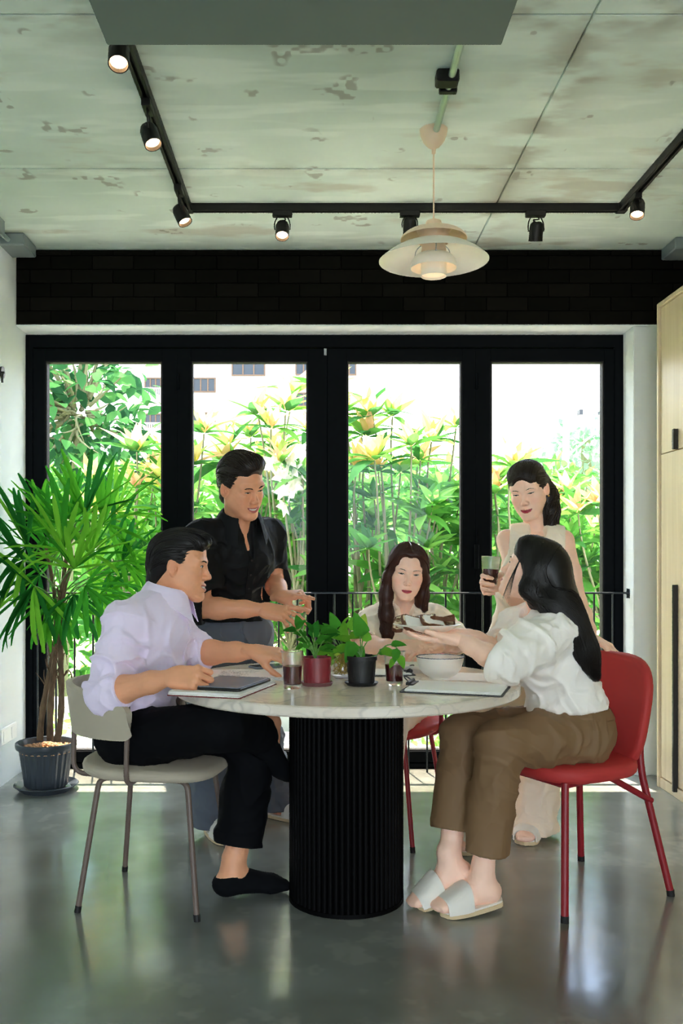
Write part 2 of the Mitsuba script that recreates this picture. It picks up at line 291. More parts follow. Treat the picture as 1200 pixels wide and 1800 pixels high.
def add_spot(px, py, mount, axis, aim, lit, label, L=0.085, R=0.031):
    k = spot(px, py, mount, axis, lit, label); x, y = mount; d = unit(aim)
    c = V(x, y, TZ0 - 0.105) + V(0, 0, 0)
    c = at(px, py, y + (0.0 if axis == 'x' else 0.0)); top = c - d * L * 0.5; bot = c + d * L * 0.5
    side = unit(np.cross(d, V(0, 1, 0) if axis == 'x' else V(1, 0, 0)));
    if abs(side[2]) > 0.7: side = V(1, 0, 0)
    M = frame(side, d * -1, c); M[:3, 2] = unit(-d); M[:3, 0] = unit(side - (side @ d) * d); M[:3, 1] = np.cross(M[:3, 2], M[:3, 0])
    prof = [(0, L/2), (R*0.55, L/2), (R*0.86, L/2 - 0.008), (R, L/2 - 0.022), (R, -L/2), (R*0.9, -L/2), (R*0.86, -L/2 + 0.012), (R*0.84, -L/2 + 0.02), (0, -L/2 + 0.02)]
    part(k, 'can', tf(lathe(prof, 28), M), 'mat_spot_black')
    bl = tf(lathe([(0, -L/2 + 0.006), (R*0.55, -L/2 + 0.008), (R*0.82, -L/2 + 0.014), (R*0.82, -L/2 + 0.021), (0, -L/2 + 0.021)], 24), M)
    if lit:
        kk = part(k, 'lamp', bl, 'mat_bulb', label='glowing warm lamp'); scene[kk]['emitter'] = {'type': 'area', 'radiance': rgb((0.45, 0.27, 0.13))}
    else: part(k, 'lamp', bl, 'mat_spot_black')
    hi = V(x, y, TZ0 - 0.022); s2 = M[:3, 0]
    for s in (-1, 1):
        part(k, 'yoke_arm', tube(spline([hi + s2 * s * 0.020, hi * 0.45 + c * 0.55 + s2 * s * (R + 0.004), c + s2 * s * (R + 0.003)], 8), 0.0028, 6), 'mat_spot_black')
    part(k, 'cable', tube(spline([hi + V(0.004, 0, 0), hi * 0.6 + top * 0.4 + s2 * 0.012 + V(0, 0, -0.004), hi * 0.35 + top * 0.65 - s2 * 0.012, top + d * 0.006], 12), 0.003, 6), 'mat_spot_black')
    return k
def tpos(py, x): return (x, (TZ0 - 0.03 - CAMZ) * F / (977 - py))
ly = lambda py: (2.62 - CAMZ) * F / (977 - py)
add_spot(209, 96, (txl, 2.72), 'y', (0.06, -0.42, -0.86), True, 'black track spotlight half hidden by the hanging panel, lit')
add_spot(264, 238, (txl, 3.20), 'y', (0.30, -0.30, -0.88), True, 'lit black track spotlight in the middle of the left track')
add_spot(319, 377, (txl, 3.93), 'y', (0.40, -0.22, -0.88), True, 'lit black track spotlight by the left corner of the track')
add_spot(496, 404, ((496 - CX) / F * TD, TD), 'x', (0.0, -0.50, -0.86), True, 'lit black track spotlight aimed at the camera over the standing man')
add_spot(720, 399, ((720 - CX) / F * TD, TD), 'x', (0.05, 0.5, -0.9), False, 'unlit black track spotlight behind the white pendant lamp')
add_spot(942, 407, ((941 - CX) / F * TD, TD), 'x', (0.0, 0.35, -0.94), False, 'unlit black track spotlight right of the pendant lamp')
add_spot(1120, 366, (txr, 4.02), 'y', (-0.18, -0.38, -0.9), True, 'lit black track spotlight by the right corner of the track')
cd = thing('conduit', 'pale galvanised pipe along the ceiling towards the pendant lamp', 'pipe')
mat('galvanised', (190, 205, 200), 0.3, metal=0.75)
cxp, PD = 0.446, 3.46
part(cd, 'pipe', rod(V(cxp, 1.0, ZC - 0.022), V(cxp, PD - 0.051, ZC - 0.022), 0.0125, 14), 'mat_galvanised')
part(cd, 'junction_box', cbox(V(cxp - 0.012, 3.05, ZC - 0.02), 0.075, 0.06, 0.042, 0.006), 'mat_spot_black', label='black junction box')
part(cd, 'clamp', box(cxp - 0.03, cxp + 0.03, 3.10, 3.125, ZC - 0.038, ZC + 0.001, 0.003), 'mat_spot_black')
# pendant
pn = thing('pendant_lamp', 'white tiered pendant lamp hanging over the round table', 'pendant lamp')
mat('lamp_white', (226, 222, 212), 0.35, 0.5); mat('lamp_cream', (226, 202, 176), 0.4, 0.5)
PX = (762 - CX) / F * PD
def lz(py): return CAMZ - (py - CY) / F * PD
zt = lz(263); H = ZC - zt + 0.001
part(pn, 'canopy', lathe([(0.0, zt + H), (0.052, zt + H), (0.050, zt + H*0.75), (0.040, zt + H*0.42), (0.024, zt + H*0.16), (0.010, zt + 0.004), (0.0075, zt), (0.0075, zt - 0.014), (0, zt - 0.014)], 32, (PX, PD, 0)), 'mat_lamp_cream')
part(pn, 'cord', rod(V(PX, PD, zt - 0.01), V(PX, PD, lz(388)), 0.0028, 8), 'mat_lamp_cream')
S = 1 / F * PD                                                     # metres per photograph pixel at the lamp
def sheet(prof, t=0.0016):
    p = np.array(prof, float); q = p.copy(); d = np.gradient(p, axis=0); nn = np.stack([d[:, 1], -d[:, 0]], 1); nn /= np.linalg.norm(nn, axis=1, keepdims=True) + 1e-9
    return lathe([(max(a, 1e-4), b) for a, b in p + nn * t / 2] + [(max(a, 1e-4), b) for a, b in (p - nn * t / 2)[::-1]] + [(max((p + nn*t/2)[0][0], 1e-4), (p + nn*t/2)[0][1])], 64, (PX, PD, 0))
part(pn, 'socket_cover', lathe([(0, lz(384)), (4*S, lz(385)), (13*S, lz(389)), (14*S, lz(392)), (14*S, lz(403)), (0, lz(403))], 32, (PX, PD, 0)), 'mat_lamp_cream')
c1 = np.array([(13*S, lz(402)), (30*S, lz(404)), (46*S, lz(409)), (56*S, lz(417)), (58*S, lz(421))])
part(pn, 'upper_shade', sheet(spline(c1, 14)), 'mat_lamp_cream')
part(pn, 'large_shade', sheet(spline([(26*S, lz(427)), (50*S, lz(431)), (80*S, lz(446)), (96*S, lz(459))], 16)), 'mat_lamp_white')
part(pn, 'inner_cone', sheet([(30*S, lz(404)), (24*S, lz(418)), (20*S, lz(430)), (22*S, lz(447))]), 'mat_lamp_cream')
part(pn, 'middle_shade', sheet(spline([(20*S, lz(447)), (32*S, lz(451)), (39*S, lz(462)), (40*S, lz(472))], 12)), 'mat_lamp_white')
part(pn, 'lower_ring', sheet([(22*S, lz(462)), (22*S, lz(486))]), 'mat_lamp_white')
df = part(pn, 'diffuser', lathe([(0, lz(482)), (21*S, lz(482)), (21*S, lz(480)), (0, lz(480))], 32, (PX, PD, 0)), 'mat_lamp_cream', label='softly glowing bottom disc')
bulb = trimesh.creation.icosphere(2, 14*S); bulb.apply_translation((PX, PD, lz(456)))
kk = part(pn, 'bulb', bulb, 'mat_bulb', smooth=True); scene[kk]['emitter'] = {'type': 'area', 'radiance': rgb((0.12, 0.082, 0.047))}
scene[df]['emitter'] = {'type': 'area', 'radiance': rgb((0.022, 0.016, 0.010))}
for a in (0.5, 2.6, 4.7):
    d = V(math.cos(a), math.sin(a), 0); o = V(PX, PD, 0)
    part(pn, 'strut', tube(spline([o + d*24*S + V(0, 0, lz(428)), o + d*34*S + V(0, 0, lz(436)), o + d*34*S + V(0, 0, lz(452))], 8), 0.0018, 6), 'mat_steel')
# grey trunking boxes in the upper corners
mat('trunking', (128, 140, 142), 0.45, metal=0.2)
def tb(m, label): return whole('trunking_box', m, 'mat_trunking', label, 'trunking')
a = at(8, 400, 4.3); tb(cat(box(XL - 0.002, XL + 0.085, 4.15, 4.40, ZC - 0.078, ZC - 0.0, 0.006)), 'grey metal trunking box in the upper left corner, nearer one')
tb(box(XL - 0.002, XL + 0.125, 4.56, 4.76, ZC - 0.062, ZC - 0.0, 0.006), 'grey metal trunking box in the upper left corner against the dark bricks')
part(None, 'trunking_pipe', rod(V(XL + 0.045, 4.38, ZC - 0.04), V(XL + 0.045, 4.58, ZC - 0.035), 0.012), 'mat_galvanised'); labels['trunking_pipe'] = {'label': 'short galvanised pipe joining the two trunking boxes at upper left', 'category': 'pipe'}
tb(box(1.80, 2.05, 4.62, 4.81, ZC - 0.06, ZC - 0.0, 0.006), 'grey metal trunking box in the upper right corner')
def leaf_mesh(L, W, droop, fold, nl=7, shape=0.62, tip=0.9):
    """A leaf along +x with a midrib fold and a droop; rounded towards the tip."""
    u = np.linspace(0, 1, nl); w = W/2 * np.clip(np.sin(np.pi * u ** shape) ** tip, 0.0, 1); w[0], w[-1] = 0.004, 0.001
    ang = droop * u; x = np.cumsum(np.r_[0, np.cos(ang[1:])]) * L/(nl-1); z = -np.cumsum(np.r_[0, np.sin(ang[1:])]) * L/(nl-1)
    P = np.stack([np.stack([x, -w, z + fold * w], 1), np.stack([x, 0*x, z], 1), np.stack([x, w, z + fold * w], 1)], 1)
    return grid_mesh(P)
def leaf_mat(c):
    """One BSDF per leaf colour; plain colours let the renderer join the leaves."""
    k = 'mat_leaf_%d_%d_%d' % tuple(c)
    if k not in scene: scene[k] = {'type': 'principledthin', 'base_color': rgb(lin(*c)), 'roughness': 0.42, 'spec_trans': 0.0, 'diff_trans': 1.1, 'eta': 1.45}
    return k
def leaf_ply(L, W, droop, fold, base, edge, rib, **k):
    return mikit.ply(leaf_mesh(L, W, droop, fold, **k), leaf_mat(base), smooth=True)
# ================================================================== outside the doors
GZ = -0.25
mat('terrace', (186, 186, 178), 0.8)
mat('garden_soil', proc(lambda p, n, uv: mix((0.20, 0.19, 0.10), (0.22, 0.33, 0.10), fbm(p.x*2, p.y*2, 0.0, 4))), 0.9)
mat('pale_render', (202, 206, 196), 0.85)
struct('ground', box(-30, 34, D2 + 0.1, 90, GZ - 0.2, GZ, 0), 'mat_garden_soil')
struct('terrace', box(-3.5, 4.5, D2 + 0.15, 6.35, GZ, -0.06, 0.01), 'mat_terrace')
gw = whole('garden_wall', box(-4.5, 5.5, 6.55, 6.68, GZ - 0.02, 0.13, 0.01), 'mat_pale_render', 'low pale rendered garden wall behind the railing', 'wall')
GREENS = [((78, 138, 60), (98, 160, 76), (190, 215, 130)), ((92, 156, 68), (118, 180, 88), (205, 226, 150)), ((64, 120, 62), (78, 138, 72), (165, 195, 125)), ((118, 174, 80), (150, 196, 104), (214, 230, 160))]
YOUNG = [((222, 196, 128), (238, 188, 140), (244, 226, 180)), ((190, 206, 108), (226, 200, 130), (232, 232, 170)), ((236, 190, 150), (232, 176, 140), (246, 222, 190))]
PL = [[leaf_ply(1.0, 0.31, d, f, *g) for d, f in ((0.5, 0.25), (0.95, 0.15), (0.2, 0.35))] for g in GREENS]
PY = [[leaf_ply(1.0, 0.32, d, f, *g) for d, f in ((0.1, 0.5), (0.4, 0.4))] for g in YOUNG]
mat('branch', (120, 122, 92), 0.8)
def top_line(px): return np.interp(px, [-100, 200, 260, 340, 430, 480, 530, 610, 660, 720, 770, 810, 870, 920, 960, 1060, 1200], [800, 790, 755, 740, 700, 662, 655, 652, 668, 700, 690, 720, 780, 782, 815, 830, 820])
rr = np.random.default_rng(11)
def rosette(plant, c, axis, size, n, young):
    a0 = rr.uniform(0, 6.28); axis = unit(axis); u = unit(np.cross(axis, V(0.3, 1, 0.1))); v = np.cross(axis, u)
    for i in range(n):
        t = i / n; el = math.radians(8 + 68 * t ** 0.8 + rr.uniform(-8, 8)); a = a0 + i * 2.4
        d = math.sin(math.pi/2 - el) * (math.cos(a) * u + math.sin(a) * v) + math.sin(el) * axis
        L = size * (1.0 - 0.45 * t) * rr.uniform(0.85, 1.15)
        fam = PY[rr.integers(3)] if (young and t > 0.45) else PL[rr.integers(4)]
        p = fam[rr.integers(len(fam))]
        up = axis + 0.15 * rr.normal(size=3); up = up - d * (up @ d)
        if np.linalg.norm(up) < 0.2: up = -(math.cos(a) * u + math.sin(a) * v)
        M = frame(d, up, c + d * 0.012); M[:3, :3] *= L
        part(plant, 'leaf', placed(p, M), None)
flower_mesh = None
scene['mat_petal'] = {'type': 'principledthin', 'base_color': rgb((0.9, 0.86, 0.78)), 'roughness': 0.5, 'spec_trans': 0.0, 'diff_trans': 0.8, 'eta': 1.4}
petal = mikit.ply(leaf_mesh(0.085, 0.055, 0.7, 0.3, 5), 'mat_petal', smooth=True)
plants = [(225, 7.1, 9), (330, 6.95, 9), (440, 7.3, 10), (520, 6.9, 10), (640, 7.2, 10), (700, 6.9, 9), (790, 7.3, 10), (880, 6.95, 9), (975, 7.3, 9), (1070, 6.95, 9)]
names = ['first plumeria shrub from the left, beside the palm', 'second plumeria shrub from the left, at the dark mullion left of the standing man', 'tall plumeria shrub behind the standing man', 'plumeria shrub right of the standing man with white blossoms', 'plumeria shrub at the left of the third pane, left of the seated woman', 'plumeria shrub behind the seated woman with low hanging leaves',
         'plumeria shrub at the right of the third pane', 'plumeria shrub left of the standing woman with pinkish young leaves', 'plumeria shrub right behind the standing woman', 'rightmost plumeria shrub at the edge of the last pane']
for (px, d, nr), nm in zip(plants, names):
    k = thing('plumeria', nm, 'shrub', 'plumeria shrubs beyond the doors'); root = at(px, 977, d); root[2] = GZ - 0.02
    hub = root + V(rr.uniform(-.1, .1), rr.uniform(-.05, .1), 0.75); br = [tube(spline([root, (root + hub)/2 + V(0.04, 0, 0), hub], 8), np.linspace(0.032, 0.022, 8), 8)]
    for i in range(nr + 11):
        qx = px + rr.uniform(-75, 75); tl = top_line(qx) + 25; fr_ = ((i + rr.uniform(0.1, 0.9)) / (nr + 11)) ** 0.9
        qy = tl + (1120 - tl) * fr_; dd = d + rr.uniform(-0.35, 0.35); c = at(qx, qy, dd)
        ax = unit(c - hub) * 0.55 + V(0, -0.25, 0.75); ax += rr.normal(size=3) * 0.15
        rosette(k, c, ax, rr.uniform(0.26, 0.37), int(rr.integers(12, 16)), fr_ < 0.36)
        st = c - unit(ax) * 0.16; mid = hub * 0.5 + st * 0.5 + rr.normal(size=3) * 0.04 - V(0, 0, 0.06)
        br.append(tube(spline([hub - V(0, 0, 0.03), mid, st, c], 10), np.linspace(0.014, 0.006, 10), 7))
        if nm.endswith('blossoms') and i == 4:
            for q in range(15):
                fc = at(506, 830, d - 0.3) + rr.normal(size=3) * V(0.07, 0.05, 0.08); fa = rr.uniform(0, 6); fn_ = unit(rr.normal(size=3) * 0.7 + V(0, -0.8, 0.5)); fu = unit(np.cross(fn_, V(1, 0.2, 0.3))); fv = np.cross(fn_, fu)
                for j in range(5):
                    M = frame(math.cos(fa + j*1.2566)*fu + math.sin(fa + j*1.2566)*fv + 0.45*fn_, fn_, fc); part(k, 'petal', placed(petal, M), None)
    part(k, 'branches', cat(*br), 'mat_branch', smooth=True)
# big tree with round dark leaves at the left
tk_ = thing('garden_tree', 'tall tree with round dark green leaves at the left of the first pane', 'tree')
TG = [((58, 108, 66), (70, 122, 74), (120, 160, 100)), ((76, 132, 76), (92, 150, 90), (150, 185, 120)), ((98, 156, 92), (120, 172, 110), (170, 200, 140)), ((44, 86, 56), (54, 98, 62), (100, 140, 90))]
PT = [leaf_ply(1.0, 0.58, d, 0.2, *g, nl=5, shape=0.75) for g in TG for d in (0.3, 0.8)]
tc = at(140, 730, 8.6); br = [tube(spline([V(tc[0] - .2, tc[1], GZ), V(tc[0] - .1, tc[1], 1.2), tc], 10), np.linspace(.08, .03, 10), 8)]
stuff = []
for i in range(760):
    while True:
        q = rr.uniform(-1, 1, 3)
        if (q ** 2).sum() < 1: break
    c = tc + q * V(0.80, 0.7, 0.85) + V(-0.12, 0, 0.1); c = c + 0.10 * rr.normal(size=3)
    d = unit(rr.normal(size=3) + unit(c - tc) * 0.8 + V(0, 0, -0.2)); M = frame(d, V(0, -0.4, 1) + 0.3*rr.normal(size=3), c); L = rr.uniform(0.14, 0.21); M[:3, :3] *= L
    if i < 290 and c[1] < tc[1] + 0.3: part(tk_, 'leaf', placed(PT[rr.integers(8)], M), None)
    else: stuff.append((M, rr.integers(4)))
    if i % 9 == 0: br.append(tube(spline([tc * 0.8 + c * 0.2, (tc + c)/2 + 0.05*rr.normal(size=3), c], 7), np.linspace(.02, .004, 7), 5))
part(tk_, 'branches', cat(*br), 'mat_branch', smooth=True)
def leaf_cloud(ms, L, W, base_list, parent, name, kind='stuff'):
    """Many small leaves: one mesh per colour, all of one kind of stuff."""
    m0 = leaf_mesh(L, W, 0.4, 0.2, 4, 0.75); v0 = np.array(m0.vertices); f0 = np.array(m0.faces)
    for g, col in enumerate(base_list):
        q = [M for M, i in ms if i % len(base_list) == g]
        if q: part(parent, name, trimesh.Trimesh(np.vstack([v0 @ M[:3, :3].T + M[:3, 3] for M in q]), np.vstack([f0 + i*len(v0) for i in range(len(q))]), process=False), leaf_mat(col), smooth=True, kind=kind)
leaf_cloud(stuff, 1.0, 0.6, [g[0] for g in TG], tk_, 'foliage')
def bushy(name, label, boxes, n, L, cols, cat_='hedge', kind=None, rrs=3):
    r2 = np.random.default_rng(rrs); ms = []
    for i in range(n):
        lo, hi = boxes[r2.integers(len(boxes))]; c = r2.uniform(lo, hi); d = unit(r2.normal(size=3) + V(0, -.3, .2)); M = frame(d, V(0, -0.5, 1) + 0.5*r2.normal(size=3), c); M[:3, :3] *= r2.uniform(0.7, 1.3) * L; ms.append((M, r2.integers(len(cols))))
    k = thing(name, label, cat_); labels[k]['kind'] = 'stuff'; leaf_cloud(ms, 1.0, 0.45, cols, k, 'foliage'); return k
G2 = [(96, 158, 70), (124, 184, 84), (74, 132, 62), (150, 200, 104), (110, 172, 92)]
bushy('hedge', 'dense light green hedge behind the plumeria shrubs', [(V(-3.8, 9.9, GZ), V(5.2, 10.9, 1.2)), (V(-3.8, 9.9, 0.6), V(5.2, 10.7, 1.7)), (V(-3.0, 10.0, 1.2), V(3.0, 10.9, 2.15))], 12000, 0.18, G2)
bushy('ground_cover', 'white and green variegated plants low behind the railing', [(V(-2.6, 5.75, -0.1), V(-0.9, 6.4, 0.12)), (V(0.3, 5.8, -0.1), V(1.2, 6.4, 0.08))], 900, 0.07, [(225, 235, 205), (130, 180, 90), (180, 215, 150)], 'plants', rrs=5)
def far_tree(label, c, r, n, L, cols, seed):
    r2 = np.random.default_rng(seed); k = thing('far_tree', label, 'tree'); ms = []
    for i in range(n):
        q = r2.normal(size=3); q = unit(q) * r2.uniform(0.55, 1.0); cc = c + q * r * (1 + 0.25 * math.sin(q[0]*7 + q[2]*9)); d = unit(r2.normal(size=3)); M = frame(d, V(0, 0, 1) + 0.5*r2.normal(size=3), cc); M[:3, :3] *= L * r2.uniform(.7, 1.3); ms.append((M, r2.integers(len(cols))))
    leaf_cloud(ms, 1.0, 0.6, cols, k, 'foliage')
    part(k, 'trunk', tube([V(c[0], c[1], GZ - .02), c + V(0, 0, 0.3*r[2])], [0.3, 0.12], 8), 'mat_branch')
GF = [(150, 188, 160), (172, 205, 180), (130, 170, 140)]
far_tree('pale distant tree behind the utility pole at right', at(1030, 800, 24), V(1.1, 1.2, 1.3), 900, 0.24, GF, 1)
far_tree('distant tree left of the utility pole', at(945, 842, 34), V(1.25, 1.2, 1.2), 600, 0.26, GF, 2)
# distant buildings and a pole
mat('white_facade', (226, 224, 218), 0.8); mat('facade_glass', (42, 50, 62), 0.2, 0.4); mat('facade_frame', (92, 72, 60), 0.6); mat('concrete_pole', (205, 208, 212), 0.8)
def rect(px0, px1, py0, py1, d0, d1):
    a, b = at(px0, py1, d0), at(px1, py0, d0); return a[0], b[0], d0, d1, a[2], b[2]
B = 42.0
bd = thing('apartment_building', 'white apartment building with balconies behind the trees at left', 'building')
x0, x1, _, _, z0, z1 = rect(205, 640, 470, 900, B, B + 12)
part(bd, 'wall', box(x0, x1, B, B + 12, GZ, z1, 0), 'mat_white_facade')
for (a, b, c, d) in ((408, 465, 632, 661), (340, 378, 664, 690), (340, 378, 725, 742), (255, 283, 664, 700), (255, 283, 727, 752), (255, 283, 600, 641), (428, 470, 560, 590), (520, 560, 632, 660), (590, 625, 632, 660), (520, 560, 690, 715)):
    a0, a1, _, _, c0, c1 = rect(a, b, c, d, B, B); k = part(bd, 'window', cat(box(a0, a1, B - 0.06, B + 0.1, c0, c0 + .06, 0), box(a0, a1, B - 0.06, B + 0.1, c1 - .06, c1, 0), *[box(q - .03, q + .03, B - 0.06, B + 0.1, c0, c1, 0) for q in np.linspace(a0, a1, 4)]), 'mat_facade_frame')
    part(k, 'pane', box(a0, a1, B - 0.02, B + 0.02, c0, c1, 0), 'mat_facade_glass')
for (c, d) in ((688, 703), (748, 763), (628, 642)):
    a0, a1, _, _, c0, c1 = rect(245, 290, c, d, B, B)
    part(bd, 'balcony_slab', box(a0, a1, B - 1.0, B + .1, c0 - .12, c0 + .05, 0), 'mat_white_facade')
    part(bd, 'balcony_railing', cat(box(a0, a1, B - 1.0, B - .92, c1 - .06, c1, 0), *[box(q - .025, q + .025, B - .98, B - .94, c0, c1, 0) for q in np.linspace(a0 + .05, a1 - .05, 12)]), 'mat_white_facade')
b2 = thing('distant_house', 'white distant house behind the utility pole at right', 'building')
x0, x1, _, _, z0, z1 = rect(985, 1200, 735, 900, 60, 70)
part(b2, 'wall', box(x0, x1, 60, 70, GZ, z1, 0), 'mat_white_facade')
xa_, xb_, _, _, za_, zb2 = rect(1008, 1036, 700, 740, 60, 66); part(b2, 'stair_tower', box(xa_, xb_, 60.5, 66, z1 - .1, zb2, 0), 'mat_white_facade')
for (a, b, c, d) in ((1018, 1024, 720, 729), (1050, 1055, 722, 731)):
    a0, a1, _, _, c0, c1 = rect(a, b, c, d, 60, 60); part(b2, 'window', box(a0, a1, 59.95, 60.6, c0, c1, 0), 'mat_facade_glass')
up = thing('utility_pole', 'grey leaning concrete utility pole against the white sky at right', 'utility pole')
pa, pb = at(986, 850, 22), at(998, 660, 22); pa[2] = GZ - .02
part(up, 'pole', tube([pa, pb], [0.105, 0.07], 10), 'mat_concrete_pole')
cz = pa + (pb - pa) * 0.80; part(up, 'crossarm', box(cz[0] - .1, cz[0] + 1.3, 21.9, 22.02, cz[2], cz[2] + .06, .01), 'mat_concrete_pole')
part(up, 'brace', tube([pa + (pb-pa)*0.66, cz + V(0.65, 0, -0.25), cz + V(0.9, 0, 0.0)], 0.025, 6), 'mat_concrete_pole')
# ================================================================== furniture and the things on it
TC, TR, TZ = V(0.102, 3.105, 0), 0.574, 0.734
def f_marble(p, n, uv):
    a = fbm(p.x*5, p.y*5, p.z*5, 4); w = 0.5 * (fbm(p.x*7 + 4, p.y*7, p.z*7, 4) - 0.5)
    v1 = dr.abs(fbm(p.x*4 + w, p.y*4 + 2*w, p.z*4 + 9, 4) - 0.5); v2 = dr.abs(fbm(p.x*9 + 2*w + 7, p.y*9, p.z*9 + 3, 4) - 0.5)
    col = mix((0.62, 0.53, 0.43), (0.76, 0.69, 0.60), smoothstep(0.3, 0.7, a))
    col = mix(col, (0.40, 0.355, 0.30), 0.55 * (1 - smoothstep(0.0, 0.03, v1)))
    return mix(col, (0.45, 0.40, 0.34), 0.35 * (1 - smoothstep(0.0, 0.025, v2)))
mat('marble', proc(f_marble), 0.14, 0.55)
mat('fluted_black', (4, 4, 5), 0.5, 0.07)
tb_ = thing('round_table', 'round table with a pale marble top on a black fluted column', 'table')
part(tb_, 'tabletop', lathe([(0, TZ - 0.033), (TR - 0.006, TZ - 0.033), (TR, TZ - 0.028), (TR, TZ - 0.004), (TR - 0.004, TZ), (0, TZ)], 128, TC), 'mat_marble')
BR = 0.187
part(tb_, 'column', lathe([(0, 0.0), (BR - 0.006, 0.0), (BR - 0.006, TZ - 0.032), (0, TZ - 0.032)], 64, TC), 'mat_fluted_black')
part(tb_, 'base_ring', lathe([(BR - 0.02, -0.001), (BR + 0.006, -0.001), (BR + 0.006, 0.014), (BR - 0.02, 0.016)], 96, TC), 'mat_fluted_black')
ns = 60; hw = math.pi * BR / ns * 0.92
prof = [(BR - 0.010, -hw)] + [(BR - 0.004 + 0.009 * math.cos(t), hw * math.sin(t)) for t in np.linspace(-1.45, 1.45, 7)] + [(BR - 0.010, hw)]
sl = mikit.ply(tf(prism(prof, TZ - 0.035), M4(o=(0, 0, 0.003))), 'mat_fluted_black', smooth=40)
for i in range(ns): part(tb_, 'slat', placed(sl, M4(rotz(2*math.pi*i/ns), TC)), None)
# ---- chairs
def fabric(name, c, rough=0.85, sheen=0.4): mat(name, c, rough, 0.3, sheen=sheen)
fabric('taupe_fabric', (172, 162, 144)); fabric('red_fabric', (176, 54, 52), 0.6, 0.3)
mat('taupe_metal', (104, 88, 80), 0.4, 0.5); mat('red_metal', (134, 24, 34), 0.4, 0.5)
def pad(w, d, z0, z1, r, dome=0.008, n=40, dip=0.0, wave=0.0):
    """Cushion of superellipse outline, w across (y), d deep (x), rounded rim, gently domed."""
    rows = [(0.0, 0.0)] + [(1 - r/ (0.5*min(w, d)) * (1 - math.cos(t)), math.sin(t)) for t in np.linspace(0.15, math.pi/2, 5)]
    g = np.arange(n) * 2*np.pi/n; c, s = np.cos(g), np.sin(g); e = 2/3.0; ox, oy = d/2*np.sign(c)*np.abs(c)**e, w/2*np.sign(s)*np.abs(s)**e
    prof = [(f, z) for f, z in [(0.5, 1.0), (0.8, .985), (0.93, .93), (0.985, 0.80), (1.0, 0.55), (0.99, 0.25), (0.95, 0.06), (0.88, 0.0), (0.5, 0.0)]]
    vs = []
    for f, z in prof:
        X, Y = ox*f, oy*f; Z = z0 + (z1 - z0)*z + (dome*(1 - f*f) if z > 0.5 else 0) + wave*(-(np.abs(X)/(d/2))**3*np.sign(X)) + dip*(Y/(w/2))**2
        vs.append(np.stack([X, Y, Z], 1))
    P = np.array(vs); m = grid_mesh(P, True); k = len(m.vertices); v = np.vstack([m.vertices, P[0].mean(0) + V(0, 0, dome*0.3), P[-1].mean(0)]); j = np.arange(n); e_ = (len(prof)-1)*n
    f = np.vstack([m.faces, np.stack([(j+1) % n, j, np.full(n, k)], 1), np.stack([e_ + j, e_ + (j+1) % n, np.full(n, k+1)], 1)])
    m = trimesh.Trimesh(v, f, process=False); m.fix_normals(); return m
def band_chair(label, c, face, fabric_, metal, wood=None):
    """Chair with a curved low band for a back and four splayed tube legs. Local x is the front."""
    k = thing('dining_chair', label, 'chair'); M = frame(V(*face, 0), V(0, 0, 1), V(*c, 0)); P = lambda *a: V(*a)
    part(k, 'seat', tf(pad(0.46, 0.46, 0.432, 0.475, 0.03, wave=0.012), M), fabric_, smooth=60)
    fr = []
    for sx in (-1, 1):
        for sy in (-1, 1):
            pts = bend([P(sx*0.08, sy*0.132, 0.424), P(sx*0.150, sy*0.140, 0.424), P(sx*0.200, sy*0.195, 0.012)], 0.05)
            lg = part(k, 'leg', tf(tube(pts, 0.0095, 10), M), metal, smooth=50)
            part(lg, 'foot_cap', tf(rod(P(sx*0.1985, sy*0.1935, 0.02), P(sx*0.2015, sy*0.1965, -0.001), 0.0105, 10), M), 'mat_rubber')
    part(k, 'seat_rail', tf(cat(tube([P(-0.14, -0.132, 0.424), P(0.14, -0.132, 0.424)], 0.009), tube([P(-0.14, 0.132, 0.424), P(0.14, 0.132, 0.424)], 0.009), tube([P(-0.06, -0.132, 0.424), P(-0.06, 0.132, 0.424)], 0.008)), M), metal)
    g = 1.66*np.sin(np.linspace(-1, 1, 61)*np.pi/2); R = 0.262; rows = []
    for z in np.linspace(0, 1, 7):
        q = []
        for a in g:
            w = (abs(a)/1.66)**3; w6 = (abs(a)/1.66)**60; zz = 0.572 + 0.018*w6 + z*((0.160 - 0.052*w - 0.040*w6)); rr_ = R + 0.02*(z - .3)
            q.append((-0.02 - rr_*math.cos(a)*1.0, rr_*0.98*math.sin(a), zz))
        rows.append(q)
    part(k, 'backrest', tf(thick(np.array(rows), 0.022), M), fabric_, smooth=50)
    for sy in (-1, 1):
        part(k, 'back_support', tf(tube(bend([P(-0.02, sy*0.13, 0.424), P(-0.02, sy*0.235, 0.424), P(-0.012, sy*0.240, 0.68)], 0.05), 0.0085, 10), M), metal, smooth=50)
        part(k, 'back_support', tf(tube(bend([P(-0.10, sy*0.10, 0.424), P(-0.262, sy*0.10, 0.424), P(-0.255, sy*0.10, 0.66)], 0.05), 0.0085, 10), M), metal, smooth=50)
        part(k, 'screw', tf(rod(P(-0.008, sy*0.245, 0.655), P(-0.008, sy*0.255, 0.655), 0.007, 10), M), 'mat_steel')
    return k
band_chair('taupe upholstered chair with a curved low back under the man in the lilac shirt', (-0.535, 3.13), (0.983, -0.185), 'mat_taupe_fabric', 'mat_taupe_metal')
band_chair('dark red chair half hidden behind the black table column, under the woman in cream', (0.29, 3.84), (-0.447, -0.894), 'mat_red_fabric', 'mat_red_metal')
